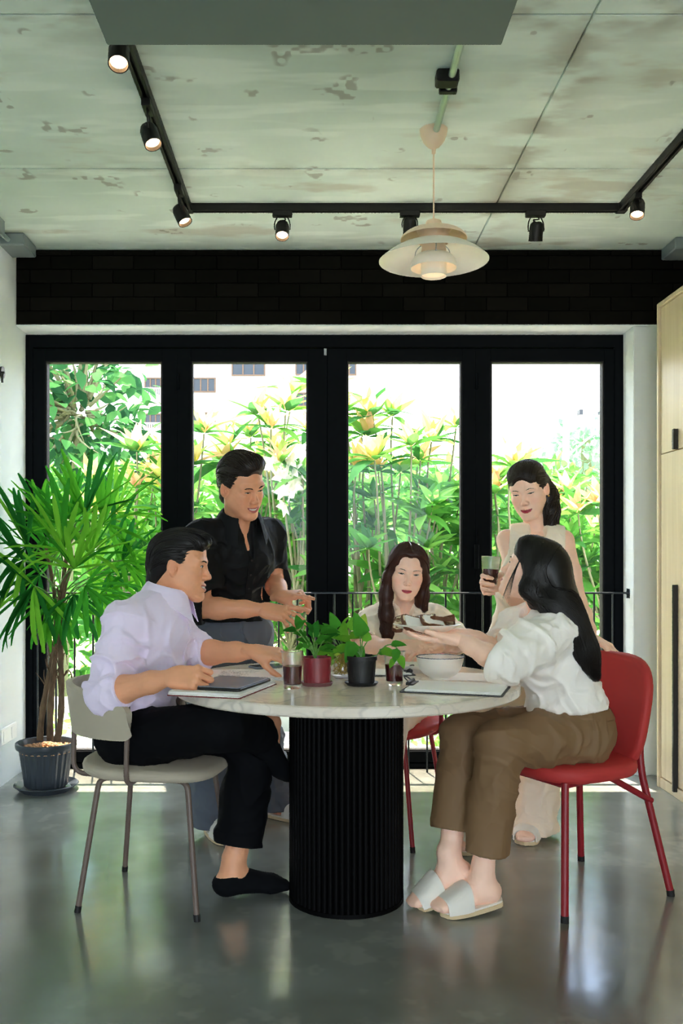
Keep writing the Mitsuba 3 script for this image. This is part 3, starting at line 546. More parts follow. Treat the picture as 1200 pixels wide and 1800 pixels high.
def red_chair(label, c, face):
    k = thing('dining_chair', label, 'chair'); M = frame(V(*face, 0), V(0, 0, 1), V(*c, 0)); P = lambda *a: V(*a)
    part(k, 'seat', tf(pad(0.41, 0.41, 0.415, 0.47, 0.03, dome=0.006), M), 'mat_red_fabric', smooth=60)
    for sx, sy in ((1, 1), (1, -1)):
        lg = part(k, 'leg', tf(tube([P(0.155, sy*0.15, 0.42), P(0.205, sy*0.2, 0.012)], 0.0125, 12), M), 'mat_red_metal', smooth=50)
        part(lg, 'foot_cap', tf(rod(P(0.204, sy*0.199, 0.02), P(0.206, sy*0.201, -0.001), 0.0132, 12), M), 'mat_rubber')
    for sy in (1, -1):
        lg = part(k, 'leg', tf(tube(bend([P(-0.225, sy*0.12, 0.60), P(-0.195, sy*0.140, 0.44), P(-0.272, sy*0.205, 0.012)], 0.08), 0.0125, 12), M), 'mat_red_metal', smooth=50)
        part(lg, 'foot_cap', tf(rod(P(-0.271, sy*0.204, 0.02), P(-0.273, sy*0.206, -0.001), 0.0132, 12), M), 'mat_rubber')
        part(k, 'brace', tf(tube([P(-0.06, sy*0.13, 0.412), P(-0.226, sy*0.165, 0.318)], 0.011, 10), M), 'mat_red_metal', smooth=50)
    part(k, 'seat_rail', tf(cat(tube([P(0.155, -0.15, 0.412), P(0.155, 0.15, 0.412)], 0.010), tube([P(0.155, -0.15, 0.412), P(-0.06, -0.13, 0.412)], 0.010), tube([P(0.155, 0.15, 0.412), P(-0.06, 0.13, 0.412)], 0.010)), M), 'mat_red_metal')
    bk = pad(0.40, 0.40, -0.022, 0.022, 0.02, dome=0.004, n=48); v = bk.vertices.copy()          # x -> height, y across, z -> thickness
    X, Y, Z = v[:, 0], v[:, 1], v[:, 2]; h = 0.61 + X; wob = 0.045*(Y/0.22)**2
    v = np.stack([-0.175 - Z - 0.16*(h - 0.42) + wob, Y*(1.0 + 0.06*(X/0.2)), h], 1)
    bk.vertices = v; bk.fix_normals(); part(k, 'backrest', tf(bk, M), 'mat_red_fabric', smooth=60)
    return k
red_chair('red upholstered chair with a tall rounded back under the woman with the plate', (0.862, 3.165), (-0.874, -0.487))
# ---- palm
pal = thing('potted_palm', 'tall lady palm in a dark grey plastic pot by the left wall', 'plant')
mat('plastic_pot', (52, 60, 68), 0.28, 0.6); PC = V(-1.325, 4.53, 0)
g = np.arange(144) * 2*np.pi/144
def ribbed(prof, depth, n=144, ribs=24):
    rows = [np.stack([(r - d*depth*(0.5 + 0.5*np.cos(g*ribs))) * np.cos(g), (r - d*depth*(0.5 + 0.5*np.cos(g*ribs))) * np.sin(g), np.full(n, z)], 1) for r, z, d in prof]
    m = grid_mesh(np.array(rows), True); return tf(m, M4(o=PC))
part(pal, 'pot', ribbed([(0.02, 0.022, 0), (0.098, 0.022, 0), (0.104, 0.028, 1), (0.128, 0.19, 1), (0.131, 0.205, 0), (0.143, 0.208, 0), (0.147, 0.218, 0), (0.147, 0.234, 0), (0.143, 0.238, 0), (0.134, 0.236, 0), (0.128, 0.215, 0), (0.125, 0.19, 0), (0.02, 0.185, 0)], 0.006), 'mat_plastic_pot', smooth=40)
part(pal, 'saucer', lathe([(0, 0.0), (0.118, 0.0), (0.150, 0.026), (0.156, 0.030), (0.152, 0.034), (0.118, 0.012), (0, 0.012)], 64, PC), 'mat_plastic_pot')
mat('pebble', (176, 138, 104), 0.7)
pb = []
for i in range(330):
    a, r_ = rng.uniform(0, 6.28), 0.122*math.sqrt(rng.uniform(0, 1)); q = trimesh.creation.icosphere(0, rng.uniform(.006, .010)); q.apply_translation(PC + V(r_*math.cos(a), r_*math.sin(a), 0.206 + rng.uniform(-.004, .006))); pb.append(q)
part(pal, 'pebbles', cat(*pb), 'mat_pebble', kind='stuff', label='brown clay pebbles')
part(pal, 'soil', lathe([(0, 0.19), (0.126, 0.19), (0.126, 0.203), (0, 0.203)], 32, PC), 'mat_pebble')
mat('palm_stem', proc(lambda p, n, uv: mix((0.05, 0.028, 0.016), (0.22, 0.14, 0.08), fbm(p.x*40, p.y*40, p.z*18, 4))), 0.85, bump=proc(lambda p, n, uv: fbm(p.x*60, p.y*60, p.z*90, 3)), bs=0.004)
def pat(px, py, d): return at(px, py, d)
stems = [[pat(88, 1302, 4.54), pat(92, 1200, 4.54), pat(102, 1100, 4.52), pat(112, 1010, 4.50), pat(128, 930, 4.50)],
         [pat(100, 1302, 4.50), pat(108, 1210, 4.46), pat(106, 1110, 4.46), pat(120, 1010, 4.42), pat(150, 950, 4.40)],
         [pat(70, 1302, 4.52), pat(84, 1200, 4.56), pat(98, 1110, 4.58), pat(92, 1020, 4.60), pat(80, 960, 4.62)]]
SP = []
for s in stems:
    s = [np.array(q) for q in s]; p = spline(s, 26); SP.append(p)
    part(pal, 'stem', tube(p, np.interp(np.linspace(0, 1, 26), [0, .5, 1], [0.016, 0.013, 0.008]) * (1 + 0.12*np.sin(np.arange(26)*1.9)), 9), 'mat_palm_stem', smooth=60)
fib = []
for i in range(60):
    p = SP[i % 3]; t = rng.integers(7, 18); o = p[t]; a = rng.uniform(0, 6.28); d = V(math.cos(a), math.sin(a), 0); fib.append(tube(spline([o + d*.012, o + d*rng.uniform(.02, .04) + V(0, 0, rng.uniform(.02, .06)), o + d*rng.uniform(.02, .07) + V(0, 0, rng.uniform(-.1, .12))], 6), [.0035, .0035, .003, .0025, .002, .001], 5))
part(pal, 'fibres', cat(*fib), 'mat_palm_stem', kind='stuff', label='dry brown fibres around the stems')
PG = [((58, 142, 44), (62, 142, 50), (120, 180, 80)), ((88, 170, 48), (86, 168, 58), (140, 200, 90)), ((40, 112, 46), (42, 112, 50), (90, 150, 80)), ((120, 190, 60), (116, 188, 66), (170, 214, 110))]
def strip_leaf(L, W, droop, base, edge, rib):
    n = 8; u = np.linspace(0, 1, n); w = W/2*np.clip(np.minimum(1, u*4 + .15), 0, 1)*np.where(u > .8, 1 - (u - .8)*3.2, 1); ang = droop*u**2; x = np.cumsum(np.r_[0, np.cos(ang[1:])])*L/(n-1); z = -np.cumsum(np.r_[0, np.sin(ang[1:])])*L/(n-1)
    return mikit.ply(grid_mesh(np.stack([np.stack([x, -w, z + .45*w], 1), np.stack([x, 0*x, z], 1), np.stack([x, w, z + .45*w], 1)], 1)), leaf_mat(base), smooth=True)
PLV = [[strip_leaf(1.0, 0.085, d, *gq) for d in (0.1, 0.4, 0.9)] for gq in PG]
mat('petiole', (92, 140, 60), 0.5)
r3 = np.random.default_rng(4)
fronds = [  # hub px, py, depth, fan direction in the picture (degrees, 90 up), leaflet length, shade
 (150, 905, 4.36, 88, .30, 1), (120, 912, 4.62, 118, .27, 0), (182, 920, 4.34, 45, .31, 1), (88, 940, 4.55, 150, .26, 0), (48, 960, 4.40, 150, .30, 2), (40, 985, 4.35, 200, .24, 2),
 (200, 958, 4.50, 10, .26, 1), (160, 975, 4.25, 62, .22, 3), (112, 968, 4.22, 112, .25, 3), (70, 1010, 4.42, 190, .26, 2), (60, 1030, 4.30, 235, .30, 2), (86, 1050, 4.45, 255, .26, 0), (150, 1030, 4.20, -15, .24, 0),
 (190, 1010, 4.55, -20, .25, 1), (130, 1045, 4.30, -70, .22, 2), (110, 1060, 4.40, 260, .22, 0), (215, 985, 4.30, 25, .20, 1), (140, 940, 4.70, 75, .30, 1), (95, 985, 4.70, 140, .24, 0), (175, 1045, 4.45, -40, .22, 0), (130, 1000, 4.15, 90, .20, 3), (205, 900, 4.66, 40, .22, 3), (70, 905, 4.66, 128, .20, 1), (235, 1000, 4.60, -5, .16, 3),
 (160, 1015, 4.62, 30, .22, 3), (110, 925, 4.38, 100, .24, 0)]
for fi, (hx_, hy_, d_, ang_, L_, sh) in enumerate(fronds):
    hub = at(hx_, hy_, d_); hub[0] = max(hub[0], XL + 0.16); sp_ = SP[fi % 3]; j = np.argmin(np.abs(sp_[:, 2] - (hub[2] - 0.16)) + (np.arange(26) < 15)*9); o = sp_[j]
    fk = part(pal, 'frond', tube(spline([o, o*.45 + hub*.55 + V(0, 0, .04), hub], 9), 0.0032, 6), 'mat_petiole', smooth=60)
    A = math.radians(ang_); f = V(math.cos(A), r3.uniform(-.35, .1), math.sin(A)); f = unit(f); side = unit(np.cross(f, V(0, -1, 0.35))); nrm = np.cross(side, f); nl = int(r3.integers(8, 12)); tilt = r3.uniform(-.35, .35)
    for i in range(nl):
        th = math.radians(-78 + 156*i/(nl-1) + r3.uniform(-6, 6)); d = unit(math.cos(th)*f + math.sin(th)*(side*math.cos(tilt) + nrm*math.sin(tilt)) + r3.normal(size=3)*.06)
        L = L_*1.05*(0.78 + 0.26*math.cos(th))*r3.uniform(.9, 1.1); q = hub + d*L
        if q[1] > 4.84: d[1] -= (q[1] - 4.84)/L
        for _ in range(4):
            d = unit(d); d[0] += max(0, (XL + .07 - hub[0])/L - d[0])
        d = unit(d); up_ = V(0, -0.45, 0.9) if abs(d[2]) < .93 else V(0, -1, 0); M = frame(d, up_, hub); M[:3, :3] *= L; M[:3, 1] *= 0.30/L
        part(fk, 'leaflet', placed(PLV[(sh + (r3.uniform() < .25)) % 4][r3.integers(3) if d[2] < .5 else 0], M), None)
# ---- on the table
def on(px, py): d = (CAMZ - TZ) * F / (py - CY); return V((px - CX)/F*d, d, TZ)
mat('paper', (238, 236, 232), 0.7, 0.3); mat('paper_shade', (214, 212, 206), 0.7); mat('maroon_card', (110, 44, 44), 0.6)
mat('tablet_grey', (112, 122, 138), 0.3, 0.5); mat('black_plastic', (14, 14, 16), 0.4); mat('print', (96, 98, 108), 0.6)
def flat_on(name, parent, m, a, c, z, bsdf, **k): return part(parent, name, tf(m, M4(rotz(a), V(c[0], c[1], z))), bsdf, **k)
e1 = unit(V(0.082, 0.269, 0)); aT = math.atan2(e1[1], e1[0]); cT = V(-0.270, 2.868, 0)
fo = thing('folder', 'cream notebook with a maroon cover under the tablet', 'notebook'); cF = V(-0.285, 2.862, 0)
flat_on('back_cover', fo, slab(0.325, 0.235, 0.003, 0.006, .001), aT, cF, TZ - 0.0005, 'mat_maroon_card', label='maroon cover')
for i in range(4): flat_on('page', fo, slab(0.318, 0.228, 0.0030, 0.004, .0005), aT + 0.006*(i - 1), cF, TZ + 0.0024 + i*0.0029, 'mat_paper' if i % 2 == 0 else 'mat_paper_shade')
zt_ = TZ + 0.0024 + 4*0.0029
tab = thing('tablet', 'grey tablet in a black case lying on the cream notebook', 'tablet')
flat_on('case', tab, slab(0.258, 0.182, 0.009, 0.012, .002), aT - 0.03, cT, zt_ - .0003, 'mat_black_plastic'); flat_on('cover', tab, slab(0.247, 0.172, 0.003, 0.009, .0008), aT - 0.03, cT, zt_ + 0.0082, 'mat_tablet_grey', label='grey cover')
pp = thing('paper_stack', 'stack of white printed papers behind the tablet under the phone', 'papers'); cP = on(432, 1189)
for i in range(6): flat_on('sheet', pp, slab(0.297, 0.21, 0.0022, 0.002, .0003), 0.06 + 0.03*rng.normal(), cP + 0.004*rng.normal(size=3), TZ + i*0.0020 - .0003, 'mat_paper' if i % 2 else 'mat_paper_shade')
zp = TZ + 5*0.0020 + .0021
for i in range(7): flat_on('print_line', pp, box(-0.09, -0.09 + rng.uniform(.06, .16), -0.0012, 0.0012, 0, 0.0003, 0), 0.06, cP + V(0, -.07 + .02*i, 0), zp - .0002, 'mat_print')
ph = thing('smartphone', 'dark smartphone lying on the white papers', 'phone'); cH = on(475, 1179)
flat_on('body', ph, slab(0.148, 0.072, 0.008, 0.010, .002), 0.5, cH, zp + 0.0002, 'mat_tablet_grey'); mat('screen', (10, 12, 12), 0.06, 0.6); flat_on('screen', ph, slab(0.140, 0.066, 0.0008, 0.008, .0003), 0.5, cH, zp + 0.0079, 'mat_screen')
cl = thing('clipboard', 'dark clipboard with white paper on the right front of the table', 'clipboard'); aC = math.atan2(2.717 - 2.808, 0.528 - 0.246); cC = V(0.435, 2.862, 0)
mat('dark_board', (52, 50, 50), 0.5)
flat_on('board', cl, slab(0.312, 0.225, 0.004, 0.008, .001), aC, cC, TZ - .0004, 'mat_dark_board')
for i in range(4): flat_on('sheet', cl, slab(0.29, 0.208, 0.0018, 0.002, .0003), aC + .01*i, cC + V(.004, .002*i, 0), TZ + 0.0036 + .0017*i, 'mat_paper' if i % 2 else 'mat_paper_shade')
def clip_mesh(): return cat(box(-.012, .012, -.045, .045, 0, .004, .001), tube([V(-.006, -.045, .006), V(-.006, .045, .006)], .006, 10), tube(spline([V(-.008, -.018, .008), V(-.02, -.016, .018), V(-.026, 0, .021), V(-.02, .016, .018), V(-.008, .018, .008)], 16), .002, 6))
flat_on('clip', cl, clip_mesh(), aC, cC + rotz(aC) @ V(-0.142, 0.02, 0), TZ + .0105, 'mat_black_metal', label='black metal clip')
c2 = thing('clipboard', 'small clipboard with white sheets behind the dark drink, in front of the seated woman', 'clipboard'); cc2 = on(668, 1184)
flat_on('board', c2, slab(0.22, 0.16, 0.004, 0.006, .001), 0.15, cc2, TZ - .0004, 'mat_dark_board'); flat_on('sheet', c2, slab(0.20, 0.15, 0.004, 0.002, .0005), 0.15, cc2 + V(-.004, 0, 0), TZ + .0034, 'mat_paper'); flat_on('clip', c2, clip_mesh(), math.pi + .15, cc2 + rotz(.15) @ V(.095, 0, 0), TZ + .007, 'mat_black_metal')
ps = thing('paper_sheet', 'loose white sheets at the right rim of the table under the forearm', 'papers'); cS = V(0.545, 3.17, 0)
for i in range(2): flat_on('sheet', ps, slab(0.20, 0.15, 0.0012, 0.002, .0003), 1.2 + .2*i, cS - V(.03*i, .01, 0), TZ - .0002 + .0012*i, 'mat_paper')
# drinks
scene['mat_glass'] = {'type': 'dielectric', 'int_ior': 1.48}
scene['mat_drink'] = {'type': 'principled', 'base_color': rgb((0.050, 0.004, 0.004)), 'roughness': 0.06, 'specular': 0.5}
def drink_glass(label, c, h=0.118, r0=0.0275, r1=0.0355, fill=0.60, M=None, holder=None):
    k = thing('drinking_glass', label, 'glass'); N = 96; gg = np.arange(N)*2*np.pi/N
    Mx = M4(o=c) if M is None else M
    def ring(r, z, rib=0.0): rr_ = r + rib*np.cos(gg*32); return np.stack([rr_*np.cos(gg), rr_*np.sin(gg), np.full(N, z)], 1)
    R = lambda z: r0 + (r1 - r0)*(z/h)**1.2
    t = .0020; zf = h*fill; rb = .00055
    rows = [ring(.001, 0)] + [ring(r0 - .003, 0), ring(r0, .004)] + [ring(R(z), z, 0 if z < zf + .004 else rb) for z in np.linspace(.01, h - .004, 12)] + [ring(R(h), h - .001), ring(R(h) - t*.5, h), ring(R(h) - t, h - .001)] + [ring(R(z) - t, z) for z in np.linspace(h - .006, .016, 8)] + [ring(r0 - t - .004, .0125), ring(.001, .0125)]
    part(k, 'tumbler', tf(grid_mesh(np.array(rows), True), Mx), 'mat_glass', smooth=50)
    zs_ = np.linspace(.0145, zf, 10); rw = [ring(.0005, .0140), ring(r0 - t - .005, .0140)] + [ring(R(z) - t - .0004, z) for z in zs_] + [ring(.0005, zf)]
    part(k, 'drink', tf(grid_mesh(np.array(rw), True), Mx), 'mat_drink', smooth=40, label='dark red drink')
    return k
drink_glass('glass of dark red drink left of the burgundy plant pot', on(513.5, 1210))
drink_glass('glass of dark red drink right of the black plant pot, a leaf hanging over it', on(693, 1204), h=0.112)
# bowls
mat('ceramic', (236, 231, 220), 0.25, 0.5); mat('ceramic_rim', (60, 66, 84), 0.3)
bw_ = thing('bowl', 'white ceramic bowl with a thin dark rim behind the clipboard', 'bowl'); cB = on(773, 1193)
part(bw_, 'body', lathe([(0, .0), (.035, 0), (.037, .006), (.055, .016), (.070, .034), (.0775, .058), (.080, .0745), (.0765, .0745), (.074, .058), (.066, .036), (.05, .02), (0, .012)], 64, cB), 'mat_ceramic', smooth=40)
part(bw_, 'rim', lathe([(.0764, .0738), (.0804, .0738), (.0804, .0760), (.0764, .0760), (.0764, .0738)], 64, cB), 'mat_ceramic_rim')
b3 = whole('small_plate', lathe([(0, 0), (.04, 0), (.044, .004), (.062, .016), (.068, .0275), (.066, .029), (.058, .02), (.04, .009), (0, .008)], 48, on(731, 1181)), 'mat_ceramic', 'small shallow white dish half hidden behind the white bowl', 'dish', smooth=40)
# pots
mat('burgundy', (126, 40, 46), 0.3, 0.6); mat('burgundy_dull', (110, 66, 66), 0.5)
mat('pot_black', (20, 20, 22), 0.5); mat('soil', (66, 52, 42), 0.9)
GS = [((66, 138, 48), (60, 132, 52), (110, 170, 80)), ((76, 148, 52), (98, 168, 60), (160, 204, 96)), ((112, 176, 58), (150, 196, 72), (196, 220, 120)), ((170, 200, 80), (206, 214, 110), (226, 230, 150)), ((48, 116, 42), (44, 102, 46), (90, 140, 70))]
SMALL = [[leaf_ply(1.0, w_, dd, .25, *gq, shape=s_, tip=.8, nl=8) for dd in (0.3, .9)] for gq in GS for w_, s_ in ((0.60, .6),)]
HEART = [[leaf_ply(1.0, .62, dd, .22, *gq, shape=.45, tip=.75, nl=9) for dd in (0.4, 1.0)] for gq in GS]
def stem_leaves(k, base, items, fam, stem_r=.0016):
    """items: (tip, leaf direction, length, shade): a thin stem from base to the leaf's foot and one leaf."""
    for i, (q, d, L, sh) in enumerate(items):
        q = np.array(q); mid = base*.5 + q*.5 + V(0, 0, .012)
        part(k, 'stem', tube(spline([base, mid, q], 7), stem_r, 5), 'mat_petiole', smooth=60)
        up_ = V(0, -.55, .8) if abs(unit(d)[2]) < .85 else V(0, -1, .2); M = frame(d, up_, q); M[:3, :3] *= L; part(k, 'leaf', placed(fam[sh][i % 2], M), None)
p1 = thing('potted_plant', 'small plant with rounded dark green leaves in a burgundy pot', 'plant'); c = on(557, 1204)
part(p1, 'pot', lathe([(0, .008), (.042, .008), (.0435, .012), (.0465, .088), (.0465, .0905), (.0440, .0905), (.043, .078), (0, .078)], 56, c), 'mat_burgundy', smooth=40)
part(p1, 'saucer', lathe([(0, 0), (.047, 0), (.052, .010), (.050, .012), (.045, .008), (0, .008)], 48, c), 'mat_burgundy_dull'); part(p1, 'soil', lathe([(0, .077), (.0435, .077), (.0435, .081), (0, .083)], 32, c), 'mat_soil')
r5 = np.random.default_rng(8); base = c + V(-.005, 0, .08); its = []
for (px, py, dx, dz, L, sh) in ((545, 1128, -.9, .25, .052, 0), (538, 1118, -.8, .5, .052, 0), (522, 1108, -.9, .1, .05, 4), (528, 1104, -.3, .95, .048, 0), (520, 1106, .6, .7, .046, 0), (548, 1120, .3, .9, .06, 4), (556, 1130, .8, .6, .055, 0), (562, 1112, .9, .4, .07, 0), (560, 1140, .9, -.1, .05, 1), (534, 1134, -.7, -.2, .045, 1), (570, 1125, .85, .5, .06, 4), (540, 1140, -.2, .9, .04, 1), (550, 1112, -.4, .8, .05, 4), (566, 1140, .6, .3, .05, 0)):
    its.append((at(px, py, c[1] + r5.uniform(-.04, .04)), V(dx, r5.uniform(-.6, .3), dz), L, sh))
stem_leaves(p1, base, its, SMALL, .002)
p2 = thing('water_plant', 'pothos cutting with yellow roots in a round glass vase between the two pots', 'plant'); c = on(603, 1192)
part(p2, 'vase', lathe([(0, 0), (.03, 0), (.046, .014), (.05, .035), (.042, .058), (.032, .072), (.034, .078), (.0325, .078), (.030, .072), (.0400, .057), (.0478, .035), (.0440, .016), (.029, .004), (0, .004)], 48, c), 'mat_glass', smooth=40)
mat('root', (176, 146, 60), 0.6); rts = []
for i in range(46):
    a, e_ = r5.uniform(0, 6.28), r5.uniform(0, 6.28); R_ = r5.uniform(.022, .040); pts = [c + V(0, 0, .085)] + [c + V(R_*math.cos(a + t)*(.6 + .4*math.sin(e_ + 2*t)), R_*math.sin(a + t)*.9, .060 - .026*t*r5.uniform(.7, 1)) for t in np.linspace(.2, 1.9, 4)]
    rts.append(tube(spline(pts, 12), .0011, 4))
part(p2, 'roots', cat(*rts), 'mat_root', kind='stuff', label='tangle of yellow roots', smooth=60); its = []
for (px, py, dx, dz, L, sh) in ((590, 1120, -.5, .8, .07, 1), (583, 1125, -.9, .2, .075, 1), (600, 1108, .2, .9, .07, 2), (612, 1120, .9, .4, .07, 2), (580, 1140, -.8, -.3, .07, 2), (596, 1138, -.2, -.7, .06, 3), (608, 1132, .5, -.2, .06, 3), (592, 1105, -.3, .8, .065, 1), (574, 1128, -.6, .5, .06, 1), (606, 1146, .2, -.9, .06, 3), (586, 1150, -.4, -.8, .06, 2), (616, 1108, .4, .9, .07, 2), (576, 1112, -.7, .6, .06, 0), (600, 1125, .1, .6, .07, 2)):
    its.append((at(px, py, c[1] + r5.uniform(-.06, .05)), V(dx, r5.uniform(-.7, .1), dz), L, sh))
stem_leaves(p2, c + V(0, 0, .07), its, HEART)
p3 = thing('potted_plant', 'pothos with broad bright green leaves in a black pot on a black saucer', 'plant'); c = on(635, 1204)
part(p3, 'pot', lathe([(0, .008), (.040, .008), (.042, .010), (.0475, .080), (.0505, .081), (.0508, .094), (.0475, .095), (.0465, .083), (0, .083)], 56, c), 'mat_pot_black', smooth=40)
part(p3, 'saucer', lathe([(0, 0), (.046, 0), (.055, .009), (.0535, .011), (.045, .007), (0, .007)], 48, c), 'mat_pot_black'); part(p3, 'soil', lathe([(0, .082), (.046, .082), (.046, .086), (0, .088)], 32, c), 'mat_soil'); its = []
for (px, py, dx, dz, L, sh) in ((638, 1118, -.35, .95, .085, 1), (632, 1112, .25, .95, .07, 3), (622, 1128, -.35, -.8, .075, 1), (612, 1140, -.8, .1, .07, 2), (617, 1128, -.9, .4, .07, 2), (645, 1128, -.1, .8, .05, 2), (628, 1136, .3, -.8, .06, 1)):
    its.append((at(px, py, c[1] + r5.uniform(-.05, .03)), V(dx, r5.uniform(-.5, -.1), dz), L, sh))
stem_leaves(p3, c + V(0, 0, .085), its, HEART, .0018)
vine = spline([c + V(.01, -.01, .085), at(660, 1152, c[1] - .05), at(672, 1140, 2.80), at(686, 1133, 2.78), at(698, 1140, 2.77), at(694, 1158, 2.78)], 24); part(p3, 'vine', tube(vine, .0016, 6), 'mat_petiole', smooth=60)
for (i, dx, dz, L, sh) in ((11, .9, .35, .052, 1), (14, .9, -.2, .062, 2), (18, .95, .1, .05, 1), (20, -.2, -.9, .045, 1), (22, .4, -.8, .045, 2), (23, -.6, -.6, .035, 2)):
    M = frame(V(dx, -.25, dz), V(0, -.6, .8), vine[i]); M[:3, :3] *= L; part(p3, 'leaf', placed(SMALL[sh][i % 2], M), None)
# ================================================================== people: distance fields turned into smooth meshes
class Sdf:
    """A list of soft-joined cones, ellipsoids and groups; calling it gives the signed distance at points (n, 3)."""
    def __init__(self): self.ops = []
    def _add(self, fn, c, R, k, cut): self.ops.append((fn, np.asarray(c, np.float32), float(R), max(float(k), 1e-5), cut)); return self
    def cone(self, a, b, ra, rb=None, k=0.02, cut=False, flat=None):
        """Round cone from a to b; flat = (axis, s): s times as thick along that axis."""
        a, b = np.asarray(a, np.float32), np.asarray(b, np.float32); rb = ra if rb is None else rb; ab = b - a; L2 = float(ab @ ab + 1e-12); ra, rb = float(ra), float(rb)
        if flat is not None: u = unit(flat[0]).astype(np.float32); s = float(flat[1])
        def fn(p):
            q = p - a; t = np.clip(q @ ab / L2, 0, 1); v = q - t[:, None] * ab; r = ra + (rb - ra) * t
            if flat is None: return np.sqrt(np.einsum('ij,ij->i', v, v)) - r
            v = v + ((v @ u) * (1/s - 1))[:, None] * u; l = np.sqrt(np.einsum('ij,ij->i', v, v)) + 1e-9
            return (l - r) * min(1.0, s)
        m = max(1.0, flat[1]) if flat is not None else 1.0
        return self._add(fn, (a + b)/2, math.sqrt(L2)/2 + max(ra, rb)*m, k, cut)
    def chain(self, pts, rs, k=0.02, flat=None):
        for i in range(len(pts) - 1): self.cone(pts[i], pts[i+1], rs[i], rs[i+1], k, False, flat)
        return self
    def ell(self, c, r, R=None, k=0.02, cut=False):
        c, r = np.asarray(c, np.float32), np.broadcast_to(np.asarray(r, np.float32), (3,)); Rt = (np.eye(3) if R is None else np.asarray(R)).astype(np.float32); rm = float(r.min())
        def fn(p):
            q = ((p - c) @ Rt)/r; k0 = np.sqrt(np.einsum('ij,ij->i', q, q)); q = q/r; k1 = np.sqrt(np.einsum('ij,ij->i', q, q)) + 1e-9
            return np.where(k0 < 1e-3, -rm, k0*(k0 - 1)/k1)
        return self._add(fn, c, r.max(), k, cut)
    def group(self, g, k=0.01, cut=False):
        lo, hi = g.bounds(); return self._add(g, (lo + hi)/2, np.linalg.norm(hi - lo)/2, k, cut)
    def plane(self, o, n, k=0.004):
        """Keeps what lies behind the plane."""
        o, n = np.asarray(o, np.float32), unit(n).astype(np.float32); self.ops.append((lambda p: -((p - o) @ n), None, 0, max(k, 1e-5), True)); return self
    def bounds(self):
        b = [(c - R, c + R) for f, c, R, k, cut in self.ops if c is not None and not cut]; return np.min([x[0] for x in b], 0), np.max([x[1] for x in b], 0)
    def __call__(self, p):
        """Split into runs of neighbouring points, so that each run meets only the shapes near it."""
        p = np.asarray(p, np.float32); n = len(p)
        if n <= 3000: return self._eval(p)
        out = np.empty(n)
        for i in range(0, n, 16000): out[i:i+16000] = self._eval(p[i:i+16000])
        return out
    def _eval(self, p, d0=None):
        d = np.full(len(p), 1e3, np.float32) if d0 is None else d0
        if not len(p): return d
        lo, hi = p.min(0), p.max(0); mid = (lo + hi)/2; rad = np.linalg.norm(hi - lo)/2
        for fn, c, R, k, cut in self.ops:
            if c is None: e = fn(p)
            else:
                if np.linalg.norm(mid - c) - rad > R + k + 0.05:
                    if not cut: q = p - c; d = np.minimum(d, np.sqrt(np.einsum('ij,ij->i', q, q)) - R)
                    continue
                e = fn(p)
            if cut: e = -e; h = np.maximum(k - np.abs(d - e), 0); d = np.maximum(d, e) + h*h/(4*k)
            else: h = np.maximum(k - np.abs(d - e), 0)/k; d = np.minimum(d, e) - h*h*k/4
        return d
_E = [(0, 1), (2, 3), (4, 5), (6, 7), (0, 2), (1, 3), (4, 6), (5, 7), (0, 4), (1, 5), (2, 6), (3, 7)]
_C = np.array([(i >> 2 & 1, i >> 1 & 1, i & 1) for i in range(8)])
